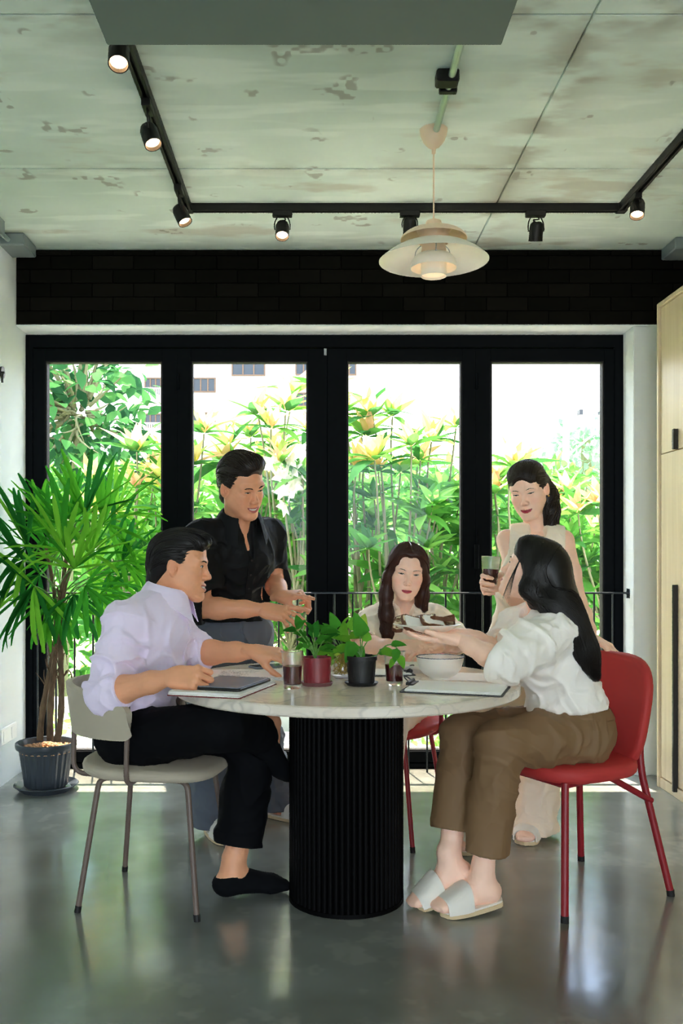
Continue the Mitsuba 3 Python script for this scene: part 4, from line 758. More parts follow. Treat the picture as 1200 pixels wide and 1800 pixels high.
def mesh_sdf(f, h, lo=None, hi=None, slack=0.006, project=1):
    """Surface nets on a grid of step h, evaluated only near the surface, then drawn onto the surface."""
    if lo is None: lo, hi = f.bounds(); lo, hi = lo - 3*h - 0.01, hi + 3*h + 0.01
    nb = np.ceil((np.asarray(hi) - lo)/(4*h)).astype(int) + 1; N = nb*4
    bc = np.stack(np.meshgrid(*[np.arange(n) for n in nb], indexing='ij'), -1).reshape(-1, 3)
    dc = f(lo + (bc*4 + 1.5)*h); keep = np.abs(dc) < 3.0*h*1.35 + slack
    D = np.repeat(np.repeat(np.repeat(dc.reshape(nb), 4, 0), 4, 1), 4, 2).astype(np.float32)
    kb = bc[keep]; off = np.stack(np.meshgrid(*[np.arange(4)]*3, indexing='ij'), -1).reshape(-1, 3)
    idx = (kb[:, None]*4 + off[None]).reshape(-1, 3); D[idx[:, 0], idx[:, 1], idx[:, 2]] = f(lo + idx*h)
    S = D < 0; n0, n1, n2 = np.array(N) - 1
    cnt = np.zeros((n0, n1, n2), np.uint8)
    for a, b, c in _C: cnt += S[a:a+n0, b:b+n1, c:c+n2]
    ci = np.argwhere((cnt > 0) & (cnt < 8)); num = np.full((n0, n1, n2), -1, np.int64); num[tuple(ci.T)] = np.arange(len(ci))
    v8 = np.stack([D[ci[:, 0]+a, ci[:, 1]+b, ci[:, 2]+c] for a, b, c in _C], 1); acc = np.zeros((len(ci), 3)); n = np.zeros(len(ci))
    for a, b in _E:
        va, vb = v8[:, a], v8[:, b]; m = (va < 0) != (vb < 0); t = np.where(m, va/np.where(m, va - vb, 1), 0)
        acc += np.where(m[:, None], _C[a] + t[:, None]*(_C[b] - _C[a]), 0); n += m
    v = lo + (ci + acc/n[:, None])*h; quads = []
    for ax in range(3):
        A = S if ax == 0 else S; sl = [slice(1, None)]*3; sl2 = [slice(1, -1)]*3
        s0 = [slice(1, n_ ) for n_ in (n0, n1, n2)]; s1 = list(s0); s0[ax] = slice(0, (n0, n1, n2)[ax]); s1[ax] = slice(1, (n0, n1, n2)[ax] + 1)
        P, Q = S[tuple(s0)], S[tuple(s1)]; e = np.argwhere(P != Q); inside = P[tuple(e.T)]; base = e + 1; base[:, ax] -= 1
        o1, o2 = [(1, 2), (2, 0), (0, 1)][ax]; d1 = np.zeros(3, int); d1[o1] = 1; d2 = np.zeros(3, int); d2[o2] = 1
        q = np.stack([num[tuple((base - d1 - d2).T)], num[tuple((base - d2).T)], num[tuple(base.T)], num[tuple((base - d1).T)]], 1)
        q[~inside] = q[~inside][:, ::-1]; quads.append(q)
    q = np.vstack(quads); q = q[(q >= 0).all(1)]
    for _ in range(project):
        e = 0.4*h; K = np.array([(1, -1, -1), (-1, -1, 1), (-1, 1, -1), (1, 1, 1.0)]); F4 = [f(v + e*k_) for k_ in K]; d = sum(F4)/4
        g = sum(a_[:, None]*k_ for a_, k_ in zip(F4, K))/(4*e); g2 = (g*g).sum(1) + 0.05
        v = v - np.clip(d/g2, -0.6*h, 0.6*h)[:, None]*g
    return trimesh.Trimesh(v, np.vstack([q[:, [0, 1, 2]], q[:, [0, 2, 3]]]), process=False)
class Folded:
    """A garment: the field's bodies with folds (amplitude in metres, ridged noise at a scale per axis), then its cuts, which stay clean. where(p) scales the folds."""
    def __init__(self, f, amp, scale, seed=0, where=None, extra=None):
        self.f, self.amp, self.scale, self.seed, self.where, self.extra = f, amp, np.asarray(scale, float), seed, where, extra
        self.base, self.cuts = Sdf(), Sdf(); self.base.ops = [o for o in f.ops if not o[4]]; self.cuts.ops = [o for o in f.ops if o[4]]
    def bounds(self): lo, hi = self.f.bounds(); return lo - .03, hi + .03
    def __call__(self, p):
        p = np.asarray(p, np.float32); d = self.base(p); near = np.abs(d) < 0.06
        if near.any():
            q = p[near]; w3 = np.stack([meshkit.noise(q*7 + 3, self.seed + 5), meshkit.noise(q*7 + 13, self.seed + 6), meshkit.noise(q*7 + 23, self.seed + 7)], 1)
            s = q @ self.scale.T if self.scale.ndim == 2 else q*self.scale
            s = s + 1.3*w3
            r = 1 - np.abs(2*meshkit.noise(s, self.seed) - 1); r2 = 1 - np.abs(2*meshkit.noise(s*2.3 + 7, self.seed + 1) - 1)
            a = self.amp*((r**3 - .25) + 0.40*(r2**3 - .25)); w = self.where(q) if self.where else 1.0; dd = a*w
            if self.extra: dd = dd + self.extra(q)
            d[near] -= dd
        n = len(p); out = np.empty(n, np.float32)
        for i in range(0, n, 16000): out[i:i+16000] = self.cuts._eval(p[i:i+16000], d[i:i+16000])
        return out
def rings(a, b, amp, freq, seed=0, rad=.09, t0=-.2, t1=1.2):
    """Creases running round a limb from a to b, slightly skewed."""
    a, b = np.asarray(a, float), np.asarray(b, float); L = np.linalg.norm(b - a); d = (b - a)/L; u = unit(np.cross(d, V(.3, .5, .8)))
    def fn(p):
        q = p - a; t = q @ d/L; rr = np.linalg.norm(q - np.clip(t, 0, 1)[:, None]*(b - a), axis=1); ph = t*freq*6.283 + 14*(q @ u) + 5*meshkit.noise(p*16, seed)
        return amp*(np.maximum(np.sin(ph), 0)**2.0 - .3)*np.exp(-np.maximum(rr - rad, 0)**2/.02**2)*smooth01((t - t0)/.25)*smooth01((t1 - t)/.25)*(.35 + 1.3*meshkit.noise(p*10 + 5, seed + 2))
    return fn
def smooth01(t): t = np.clip(t, 0, 1); return t*t*(3 - 2*t)
def both(*fs): return lambda p: sum(f(p) for f in fs)
def bump_at(c, sx): c = np.asarray(c, float); return lambda p: np.exp(-((p - c)**2).sum(1)/(sx*sx))
def rays(f, o, d, s0=0.0, s1=0.5):
    """Where rays from outside first meet the surface."""
    o = np.atleast_2d(np.asarray(o, float)); d = np.atleast_2d(d); d = np.broadcast_to(d/np.linalg.norm(d, axis=1, keepdims=True), o.shape); t = np.full(len(o), s0)
    for _ in range(50): t = np.minimum(t + 0.7*np.maximum(f(o + d*t[:, None]), -.004), s1)
    return o + d*t[:, None]

# ------------------------------------------------------------------ heads
class Head:
    """Local frame: y forward, x to the figure's right, z up; M places it. p: face settings."""
    def __init__(self, center, yaw, pitch, roll, size=1.0, **p):
        self.M = M4(euler(yaw, pitch, roll), center, size); self.size = size
        self.p = dict(male=True, smile=0.0, teeth=False, blush=0.0, lip=(176, 104, 96), skin=(226, 178, 150), gaze=-0.5, gx=0.0, lid=0.5, jaw=1.0, brow=(30, 22, 20)); self.p.update(p)
    def W(self, q): q = np.atleast_2d(q); return q @ self.M[:3, :3].T + self.M[:3, 3]
    def L(self, q): return (q - self.M[:3, 3]) @ self.M[:3, :3] / self.size**2
    def mouth(self, t):
        """Centre line of the mouth, t from -1 to 1."""
        s = self.p['smile']; w = (0.0235 + 0.005*s) if self.p['male'] else (0.0215 + 0.0055*s); t = np.asarray(t, float)
        return np.stack([w*t, 0.0905 - 0.0125*t**2, -0.0635 + (0.0075*s + 0.0005)*t**2 - 0.0012], -1)
    def local_sdf(self):
        p, m = self.p, self.p['male']; f = Sdf(); j = p['jaw']; s = p['smile']
        f.ell((0, -.014, .038), (.074, .094, .083)).ell((0, .034, .045), (.058, .048, .058), k=.03)
        f.ell((0, .030, -.025), (.0575 if m else .0545, .053, .078), k=.03)
        for x in (-1, 1):
            f.ell((x*.041, .050, -.022 + .003*s), (.022, .026 + .002*s, .019 + .002*s), k=.025)
            f.ell((x*.033, .058, -.048), (.020, .022, .024), k=.02)
            f.cone((x*(.053 if m else .047)*j, .004, -.048 if m else -.046), (x*.017, .068, -.096 if m else -.094), .017 if m else .015, .014, k=.035)
            f.cone((x*.046, .072, .024), (x*.014, .083, .021), .010 if m else .008, .009, k=.018)
        f.ell((0, .075, -.097 if m else -.094), (.020 if m else .0155, .0155, .014 if m else .012), k=.022)
        for x in (-1, 1): f.ell((x*.0325, .100, .006), (.0185, .0155, .0105), k=.014, cut=True)
        for x in (-1, 1): f.ell((x*.0315, .0705, .0055), (.0150, .0150, .0135), k=.005)
        w = 1.0 if m else .88
        f.cone((0, .080, .018), (0, .1015, -.024), .0070*w, .0086*w, k=.014).ell((0, .1035, -.0295), (.0102*w, .0098, .0090*w), k=.008)
        for x in (-1, 1): f.ell((x*.0122*w, .0935, -.0335), (.0070*w, .0090, .0066), k=.007)
        f.ell((0, .073, -.063), (.027, .0165, .021), k=.018)
        t = np.linspace(-1, 1, 9); c = self.mouth(t); gap = .0042 if p['teeth'] else 0.0
        up = c + np.stack([0*t, .0010 - .0012*(1 - t**2)*0, .0040 + gap*.5*(1 - t**2)], 1) * np.array([1, 1, 1]); lo = c + np.stack([0*t, .0004 + 0*t, -.0050 - gap*.7*(1 - t**2)], 1)
        ru = .0042*np.sqrt(np.clip(1 - .8*t**2, .1, 1)); rl = (.0056)*np.sqrt(np.clip(1 - .85*t**2, .1, 1))
        f.chain(list(up), list(ru), k=.006).chain(list(lo), list(rl), k=.006)
        if p['teeth']: f.chain(list((c + np.stack([0*t, .006 + 0*t, -.0006*np.ones(9)], 1))[1:-1]), [.0012 + .0030*(1 - q*q) for q in t[1:-1]], k=.002) if False else None
        g = Sdf(); tt = t[1:-1]; g.chain(list((c + V(0, .0035, -.0006))[1:-1]), list((.0009 if not p['teeth'] else .0036)*(1 - .8*tt**2) + .0003), k=.002); f.group(g, k=.002, cut=True)
        f.ell((0, .086, -.032), (.0145*w, .0165, .0085), k=.008)
        f.ell((0, .096, -.050), (.0030, .0045, .0070), k=.004, cut=True)
        for x in (-1, 1):
            R = rotz(x*0.35); f.ell((x*.0735, -.010, -.004), (.0085, .0170, .030), R, k=.010).ell((x*.0835, -.005, -.002), (.0040, .0090, .017), R, k=.005, cut=True).cone((x*.0755, .006, -.004), (x*.0765, .005, -.010), .0045, .004, k=.004)
        return f
    def sdf(self, neck_to, rn=None):
        """World field of the head with its neck down to a world point."""
        f = self.local_sdf(); s = self.size; m = self.p['male']
        g = Sdf(); nk = self.L(np.asarray(neck_to, float)[None])[0]; r0 = .050 if m else .0425; r1 = (.057 if m else .047) if rn is None else rn
        f.cone((0, -.020, -.045), nk, r0, r1, k=.03)
        if m: a = V(0, .022, -.112); b = nk*.5 + V(0, .02, -.06)*.5; f.ell(V(0, -.02, -.045)*.45 + nk*.55 + V(0, r0*.80, 0), (.010, .012, .016), k=.02)
        lo, hi = f.bounds(); hs = self
        class W_:
            def bounds(self_): c = np.array([[x, y, z] for x in (lo[0], hi[0]) for y in (lo[1], hi[1]) for z in (lo[2], hi[2])]); c = hs.W(c); return c.min(0), c.max(0)
            def __call__(self_, p): return f(hs.L(p))*s
        return W_()
    def color(self, p):
        """Skin colour at world points, with painted shade in nostrils, mouth line and creases."""
        q = self.L(p); pr = self.p; sk = np.array(lin(*pr['skin'])); n = meshkit.fbm(q*60, 3)[:, None]; c = sk[None]*(0.95 + 0.10*n)
        red = np.array([1.0, .72, .68])
        for x in (-1, 1):
            w = np.exp(-(((q - V(x*.042, .066, -.028))/V(.020, .03, .017))**2).sum(1))[:, None]; c = c*(1 - w*(.25 + pr['blush'])) + c*red*w*(.25 + pr['blush'])
            e = np.exp(-(((q - V(x*.078, -.008, -.004))/V(.012, .02, .03))**2).sum(1))[:, None]; c = c*(1 - .6*e) + c*V(1, .74, .68)*.6*e
        w = np.exp(-(((q - V(0, .106, -.03))/V(.012, .012, .010))**2).sum(1))[:, None]; c = c*(1 - .35*w) + c*red*.35*w
        t = np.linspace(-1, 1, 41); mc = self.mouth(t); i = np.argmin(((q[:, None, [0]] - mc[None, :, [0]])**2).sum(2), 1); dz = q[:, 2] - mc[i, 2]; tx = np.abs(q[:, 0])/mc[-1, 0]; ok = (tx < 1.02) & (q[:, 1] > .070) & (np.abs(dz) < .03)
        gap = .0042 if pr['teeth'] else 0; ht = (.0066 + gap*.5)*np.sqrt(np.clip(1 - tx**2, 0, 1))*(1 - .10*np.exp(-(tx/.12)**2)); hb = (.0088 + gap*.7)*np.sqrt(np.clip(1 - tx**2, 0, 1))
        lipw = np.where(ok, np.where(dz > 0, 1 - np.clip((dz - ht)/.0018 + .5, 0, 1), 1 - np.clip((-dz - hb)/.0018 + .5, 0, 1)), 0)[:, None]; lc = np.array(lin(*pr['lip'])); c = c*(1 - lipw) + lc*lipw
        line = np.where(ok & (tx < 1.0), np.exp(-(dz/(.0013 + (.0022 if pr['teeth'] else 0)*(1 - np.minimum(tx, 1)**2)))**2), 0)[:, None]; c = c*(1 - .75*line) + lc*V(.30, .18, .18)*.75*line  # shade between the lips painted as a dark line
        for x in (-1, 1):
            nn = np.exp(-(((q - V(x*.0058, .1005, -.0395))/V(.0034, .006, .0026))**2).sum(1))[:, None]; c = c*(1 - .8*nn) + c*V(.25, .12, .1)*.8*nn  # nostrils are not hollowed; their shade is painted dark
            ck = np.exp(-(((q - V(x*.0185, .088, -.042))/V(.0045, .008, .011))**2).sum(1))[:, None]*pr['smile']; c = c*(1 - .16*ck)  # smile creases beside the nose darkened, painted shade
        return c
    def features(self, key, body_key):
        """Eyes, lashes, brows and teeth, as parts of the head."""
        pr = self.p; ld = pr['lid']; f = self.local_sdf()
        for x in (-1, 1):
            u = np.linspace(-1, 1, 15); X = x*.0315 + .0125*u*1.08; top = .0055 + ( -.0005 + .0062*ld)*(1 - np.abs(u)**2.2) + .0010*u*x; bot = .0055 - (.0034)*(1 - np.abs(u)**2)*(.55 + .45*ld) + .0010*u*x
            rows = np.linspace(0, 1, 7); Z = bot[None] + (top - bot)[None]*rows[:, None]; Xg = np.broadcast_to(X, Z.shape); o = np.stack([Xg, np.full(Z.shape, .115), Z], -1).reshape(-1, 3)
            P = rays(f, o, V(0, -1, 0), 0, .07).reshape(7, 15, 3) + V(0, .0005, 0)
            m = grid_mesh(P[:, ::-1]) if True else None; v = np.array(m.vertices); ic = V(x*.0315 + .006*pr['gx'], 0, .0058 + .005*pr['gaze']); r_ = np.hypot(v[:, 0] - ic[0], v[:, 2] - ic[2]); iris = np.clip((.0062 - r_)/.001, 0, 1)[:, None]; edge = (1 - np.clip(np.minimum(rows, 1 - rows)*4, 0, 1)); sh = np.repeat(edge[:, None], 15, 1)[:, ::-1].reshape(-1, 1)  # eye whites darkened towards the lids, painted shade
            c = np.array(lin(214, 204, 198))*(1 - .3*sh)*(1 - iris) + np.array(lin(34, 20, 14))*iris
            tf_ = lambda mm: trimesh.Trimesh(self.W(mm.vertices), mm.faces, process=False)
            part(key, 'eye', tf_(m), 'mat_eye', smooth=True, color=c)
            lash = np.stack([X, P[-1, :, 1] + .0006, top + .0002], 1); part(key, 'eyelash', tf_(tube(lash, .0004 + .0011*(1 - np.abs(u*.9)**2), 6)), 'mat_lash', smooth=True)
            bw = np.linspace(0, 1, 12); bx_ = x*(.0150 + .034*bw); bz = .0205 + .006*np.sin(bw*2.3) - (.004*bw**2) + (.0 if pr['male'] else .001); o = np.stack([bx_, 0*bw + .125, bz], 1); bp = rays(f, o, V(0, -1, 0), 0, .09); rbw = (.0042 if pr['male'] else .0025)*(np.sin(np.pi*(bw*.85 + .15))**.6)
            part(key, 'eyebrow', tf_(tube(bp, rbw, 8, flat=.45, up=(0, 0, 1))), 'mat_brow', smooth=True)
        if pr['teeth']:
            t = np.linspace(-.82, .82, 15); c = self.mouth(t) + np.stack([0*t, .0016 - .003*t**2, .0006 + 0*t], 1); hgt = .0042*(1 - .75*(t/.82)**2) + .0008
            P = np.stack([c + np.stack([0*t, 0*t, k_*hgt], 1) for k_ in np.linspace(-.8, 1, 5)], 0); mm = thick(P[:, ::-1], .002); part(key, 'teeth', trimesh.Trimesh(self.W(mm.vertices), mm.faces, process=False), 'mat_teeth', smooth=40)
mat('eye', VC, 0.12, 0.6); mat('lash', (14, 10, 9), 0.6); mat('brow', (34, 26, 24), 0.8, 0.2); mat('teeth', (236, 230, 220), 0.25, 0.5)
scene['mat_skin'] = {'type': 'twosided', 'bsdf': {'type': 'principled', 'base_color': VC, 'roughness': 0.46, 'specular': 0.42, 'sheen': 0.12}}
def hair_mat(name, col, rough=0.40): mat(name, col, rough, 0.32)
hair_mat('hair_black', (17, 15, 15)); hair_mat('hair_brown', (54, 29, 22)); hair_mat('hair_dark', (30, 22, 18))
# ------------------------------------------------------------------ hands
def hand(fr, side, curl=(20, 25, 15), spread=1.0, fingers=None, thumb=(0, 0), size=1.0):
    """Field of a hand. fr: 4 x 4 wrist frame, x to the fingers, z out of the back of the hand; side +1 right, -1 left.
    fingers: per finger (index, middle, ring, little) three bends in degrees (knuckle, middle, tip); thumb: (out of the palm, bend)."""
    s = size; f = Sdf(); R, o = fr[:3, :3], fr[:3, 3]
    def W(x, y, z): return o + R @ (V(x, side*y, z)*s)
    base = [(.088, .026), (.092, .005), (.087, -.016), (.078, -.034)]; lens = [(.044, .026, .021), (.049, .030, .022), (.045, .028, .021), (.035, .021, .019)]; rad = [.0094, .0098, .0092, .0082]
    fingers = fingers or [curl]*4
    for (bx, by) in base: f.cone(W(.004, by*.55, 0), W(bx - .006, by*.92, -.001), .0145*s, .0112*s, k=.016)
    f.cone(W(-.03, 0, 0), W(.01, 0, 0), .0225*s, .0215*s, k=.02, flat=(R @ V(0, 0, 1), .78))
    f.cone(W(.012, .020, -.006), W(.052, .026, -.010), .0135*s, .0115*s, k=.015)
    f.cone(W(.014, -.022, -.005), W(.055, -.030, -.006), .0125*s, .0105*s, k=.015)
    fg = Sdf(); nails = []
    for i in range(4):
        a = math.radians((6 - 5*i)*spread); b = 0.0; p = V(base[i][0], base[i][1], 0); r = rad[i]
        for j in range(3):
            b += math.radians(fingers[i][j]); d = V(math.cos(b)*math.cos(a), math.cos(b)*math.sin(a), -math.sin(b)); q = p + d*lens[i][j]; r2 = r*(0.93 if j < 2 else 0.86)
            fg.cone(W(*p), W(*q), r*s, r2*s, k=.003); fg.ell(W(*p), r*1.03*s, k=.004)
            if j == 2: nails.append((W(*(q - d*.004 + V(math.sin(b)*math.cos(a), math.sin(b)*math.sin(a), math.cos(b))*r2)), ))
            p, r = q, r2
    f.group(fg, k=.010)
    a, b = math.radians(38 - thumb[1]*0.4), math.radians(thumb[0]); tg = Sdf(); p = V(.022, .022, -.008); r = .0128
    for j, L in enumerate((.040, .033, .027)):
        aa = a - math.radians(thumb[1])*j*.5; d = V(math.cos(aa)*math.cos(b), math.sin(aa)*math.cos(b), -math.sin(b)); q = p + d*L; tg.cone(W(*p), W(*q), r*s, r*.88*s, k=.004); p, r = q, r*.88
    f.group(tg, k=.014); f.nails = nails
    return f
# ================================================================== the five people
def axes(front, up):
    up = unit(up); fr_ = unit(np.asarray(front, float) - up*(np.asarray(front, float) @ up)); lat = np.cross(fr_, up); return np.stack([lat, fr_, up], 1)      # columns: figure's right, front, up
def lerp(a, b, t): return np.asarray(a, float)*(1 - t) + np.asarray(b, float)*t
def torso(f, J, g=0.0, male=True, bust=0.0, hips=True):
    R = axes(J['front'], J['neck'] - J['waist']); Rp = axes(J['front'], J['waist'] - J['pelvis']); s = 1.0 if male else .86
    if hips: f.ell(J['pelvis'], (.170*s + g, .122*s + g, .125 + g), Rp, k=.05)
    f.ell(J['waist'], (.148*s + g, .108*s + g, .15 + g), R, k=.06).ell(J['chest'], (.165*s + g, .120*s + g, .165 + g), R, k=.06)
    for x in ('shR', 'shL'):
        f.cone(lerp(J['neck'], J[x], .15) - R[:, 2]*.02, J[x], .052*s + g, .056*s + g, k=.05)
    if bust:
        for x in (-1, 1): f.ell(J['chest'] + R @ V(x*.062, .085, -.005), np.array([.055, .048, .055]) + g, R, k=.05)
    return R
def arm(f, a, b, c, male=True, g=0.0, k=.02):
    s = 1.0 if male else .84
    f.chain([a, lerp(a, b, .5), b], [.048*s + g, .045*s + g, .038*s + g], k=k).chain([b, lerp(b, c, .28), lerp(b, c, .7), c], [.037*s + g, .042*s + g, .033*s + g, .0245*s + g], k=k)
def leg(f, a, b, c, male=True):
    s = 1.0 if male else .9
    f.chain([a, b], [.078*s, .055*s]).chain([b, lerp(b, c, .35), c], [.052*s, .053*s, .036*s])
def foot(f, ank, toe_dir, pitch=0.0, g=0.0, male=True, L=None, heel_drop=None):
    """Foot from the ankle joint: sole below it, toes along toe_dir; pitch lowers the toes (degrees)."""
    L = L or (.255 if male else .232); t = unit(toe_dir); lat = unit(np.cross(t, V(0, 0, 1))); a = math.radians(pitch); fw = t*math.cos(a) - V(0, 0, 1)*math.sin(a); up = np.cross(lat, fw); h = heel_drop or .072
    P = lambda x, y, z: ank + fw*x + lat*y + up*z
    f.cone(P(-.008, 0, .04), P(-.02, 0, -.035), .034 + g, .031 + g, k=.02).ell(P(-.035, 0, -h + .030), np.array([.034, .030, .031]) + g, np.stack([fw, lat, up], 1), k=.02)
    f.cone(P(0, 0, -.015), P(L*.48, 0, -h + .022), .033 + g, .022 + g, k=.03).cone(P(-.02, 0, -h + .024), P(L*.55, 0, -h + .020), .026 + g, .021 + g, k=.03, flat=(lat, 1.35))
    f.cone(P(L*.52, .018, -h + .018), P(L*.70, .022, -h + .014), .018 + g, .0125 + g, k=.02).cone(P(L*.52, -.018, -h + .018), P(L*.66, -.024, -h + .013), .018 + g, .0115 + g, k=.02)
    f.cone(P(L*.5, 0, -h + .018), P(L*.70, 0, -h + .013), .018 + g, .0115 + g, k=.02)
    return P
def to_manifold(m):
    try:
        q = manifold3d.Manifold(manifold3d.Mesh(np.ascontiguousarray(m.vertices, np.float32), np.ascontiguousarray(m.faces, np.uint32))); return q if q.status() == manifold3d.Error.NoError and not q.is_empty() else None
    except Exception: return None
def join(meshes):
    """One continuous surface out of overlapping closed meshes."""
    ms = [to_manifold(m) for m in meshes]
    if all(q is not None for q in ms):
        q = manifold3d.Manifold.batch_boolean(ms, manifold3d.OpType.Add)
        o = q.to_mesh(); return trimesh.Trimesh(np.array(o.vert_properties[:, :3]), np.array(o.tri_verts), process=False)
    print('joined without boolean', [q is not None for q in ms]); return cat(*meshes)
def person(label, J, head, hands, feet, male=True, skin=None, neck_r=None, group=None):
    key = thing('person', label, 'person', group); f = Sdf(); R = torso(f, J, -.012, male, bust=0 if male else 1)
    arm(f, J['shR'], J['elR'], J['wrR'], male); arm(f, J['shL'], J['elL'], J['wrL'], male); leg(f, J['hipR'], J['knR'], J['anR'], male); leg(f, J['hipL'], J['knL'], J['anL'], male)
    for a, d, p in feet: foot(f, J[a], d, p, male=male)
    ms = [mesh_sdf(f, .008), mesh_sdf(head.sdf(J['neck'] - R[:, 2]*.03, neck_r), .0027)] + [mesh_sdf(h, .0027) for h in hands]
    m = join(ms); v = np.array(m.vertices); sk = np.array(lin(*head.p['skin'])); c = np.tile(sk, (len(v), 1))*(0.95 + .1*meshkit.fbm(v*40, 3)[:, None])
    near = ((v - head.M[:3, 3])**2).sum(1) < .17**2; c[near] = head.color(v[near])
    for h in hands:
        for (q,) in h.nails: w = np.exp(-((v - q)**2).sum(1)/.0052**2)[:, None]; c = c*(1 - .5*w) + V(.80, .50, .45)*.5*w
    part(key, 'body', m, 'mat_skin', smooth=True, color=np.clip(c, 0, 1)); head.features(key, key); return key, R, f
def garment(key, name, f, mat_, h=.0045, label=None, amp=.004, scale=(12, 12, 12), seed=0, where=None, extra=None):
    m = mesh_sdf(Folded(f, amp, scale, seed, where, extra), h, slack=.02); return part(key, name, m, mat_, smooth=True, label=label)
def hollow(f, a, b, ra, rb, depth=.05, past=.03, wall=.006):
    """Opens the end b of a sleeve or trouser leg that tapers from ra at a to rb at b."""
    d = unit(b - a); L = np.linalg.norm(b - a); r0 = rb + (ra - rb)*depth/L; f.plane(b, d, k=.004); f.cone(b - d*depth, b + d*past, max(r0 - wall, .01), rb - wall, k=.002, cut=True)
def collar(key, neck, up, front, r, mat_, drop=.035, gap=.35, flare=1.0, height=.032, label=None, tilt=0.0):
    R = axes(front, up); ph = np.linspace(gap, 2*np.pi - gap, 49); e = np.exp(-(np.minimum(ph - gap, 2*np.pi - gap - ph)/.55)**2); rows = []
    for rr_, z, w in ((1.0, -.012, 0), (.97, height*.5, 0), (.96, height*.92, 0), (1.0, height, 0), (1.06, height*.90, .0), (1.20, height*.30, .25), (1.34, -drop*.35, .75), (1.40, -drop*.55, 1.0)):
        q = r*(rr_ + (flare - 1)*(rr_ - .96)); rows.append(neck + (np.stack([np.sin(ph)*q, np.cos(ph)*q*(1.0 + .10*w*e) + .012*w*e, np.full(49, z) - drop*.9*w*e + .012*(1 - np.cos(ph))*.5], 1)) @ R.T)
    return part(key, 'collar', thick(np.array(rows), .003), mat_, smooth=60, label=label)
def strip_on(f, o, d, w, up, t=.003, lift=.001):
    """A band (placket, hem, seam) laid on a field along ray origins o."""
    P = rays(f, o, d, 0, .4); tg = np.gradient(P, axis=0); tg /= np.linalg.norm(tg, axis=1, keepdims=True) + 1e-9; n = -unit(d); s = np.cross(tg, n); s /= np.linalg.norm(s, axis=1, keepdims=True); G = np.stack([P - s*w/2 + n*lift, P + n*(lift + .0015), P + s*w/2 + n*lift], 1); return thick(G, t)
class InHead:
    """A field given in the head's local frame."""
    def __init__(self, head, f, disp=None): self.h, self.f, self.d = head, f, disp
    def bounds(self): lo, hi = self.f.bounds(); c = np.array([[x, y, z] for x in (lo[0], hi[0]) for y in (lo[1], hi[1]) for z in (lo[2], hi[2])]); c = self.h.W(c); return c.min(0) - .01, c.max(0) + .01
    def __call__(self, p):
        q = self.h.L(p); d = self.f(q).astype(float)
        if self.d is not None: n = np.abs(d) < .03; d[n] -= self.d(q[n])
        return d*self.h.size
def lay(head, f, q_fn, n, w, seed, npts=16, lift=.0022, iters=3, local=True):
    """Locks lying on the hair's surface. q_fn(random generator) gives the control points of one; f is the field of the hair (in the head's frame)."""
    r = np.random.default_rng(seed); P = np.array([spline(q_fn(r), npts) for _ in range(n)]); off = r.uniform(-.0002, lift, n)[:, None]*np.linspace(.4, 1.0, npts)[None]; K = np.array([(1, -1, -1), (-1, -1, 1), (-1, 1, -1), (1, 1, 1.0)])
    for it_ in range(iters + 2):
        v = P.reshape(-1, 3); F4 = [f(v + .0015*k_) for k_ in K]; d = sum(F4)/4 - off.reshape(-1); g = sum(a_[:, None]*k_ for a_, k_ in zip(F4, K))/(4*.0015); P = (v - np.clip(d/((g*g).sum(1) + .1), -.03, .03)[:, None]*g).reshape(P.shape)
        if it_ < iters - 1: P[:, 1:-1] = .5*P[:, 1:-1] + .25*(P[:, :-2] + P[:, 2:])
    N = (g/(np.linalg.norm(g, axis=1, keepdims=True) + 1e-9)).reshape(P.shape)
    if local: P = head.W(P.reshape(-1, 3)).reshape(P.shape); N = (N.reshape(-1, 3) @ head.M[:3, :3].T/head.size).reshape(P.shape)
    tg = np.gradient(P, axis=1); tg /= np.linalg.norm(tg, axis=2, keepdims=True) + 1e-9; S = np.cross(tg, N); S /= np.linalg.norm(S, axis=2, keepdims=True) + 1e-9
    t = np.linspace(0, 1, npts); ww = (w*r.uniform(.6, 1.4, n)[:, None]*np.clip(np.minimum(.5 + t*4, (1 - t)*3 + .10), 0, 1)[None])[..., None]
    G = np.stack([P + S*ww, P + N*ww*.55, P - S*ww, P - N*ww*.55], 2); k = 4; i, j = np.meshgrid(np.arange(npts - 1), np.arange(k), indexing='ij'); q = np.stack([i*k + j, i*k + (j+1) % k, (i+1)*k + (j+1) % k, (i+1)*k + j], -1).reshape(-1, 4)
    f0 = np.vstack([q[:, [0, 1, 2]], q[:, [0, 2, 3]]]); return trimesh.Trimesh(G.reshape(-1, 3), (f0[None] + (np.arange(n)*npts*k)[:, None, None]).reshape(-1, 3), process=False)
def strands(q_fn, n, w, seed, npts=10, sides=5, flat=.5):
    """Loose locks: q_fn(random generator) gives the points of one."""
    r = np.random.default_rng(seed); out = []
    for i in range(n):
        p = spline(q_fn(r), npts); t = np.linspace(0, 1, npts); out.append(tube(p, w*r.uniform(.6, 1.3)*np.clip(np.minimum(.5 + t*4, (1 - t)*3 + .12), 0, 1), sides, flat=flat))
    return cat(*out)
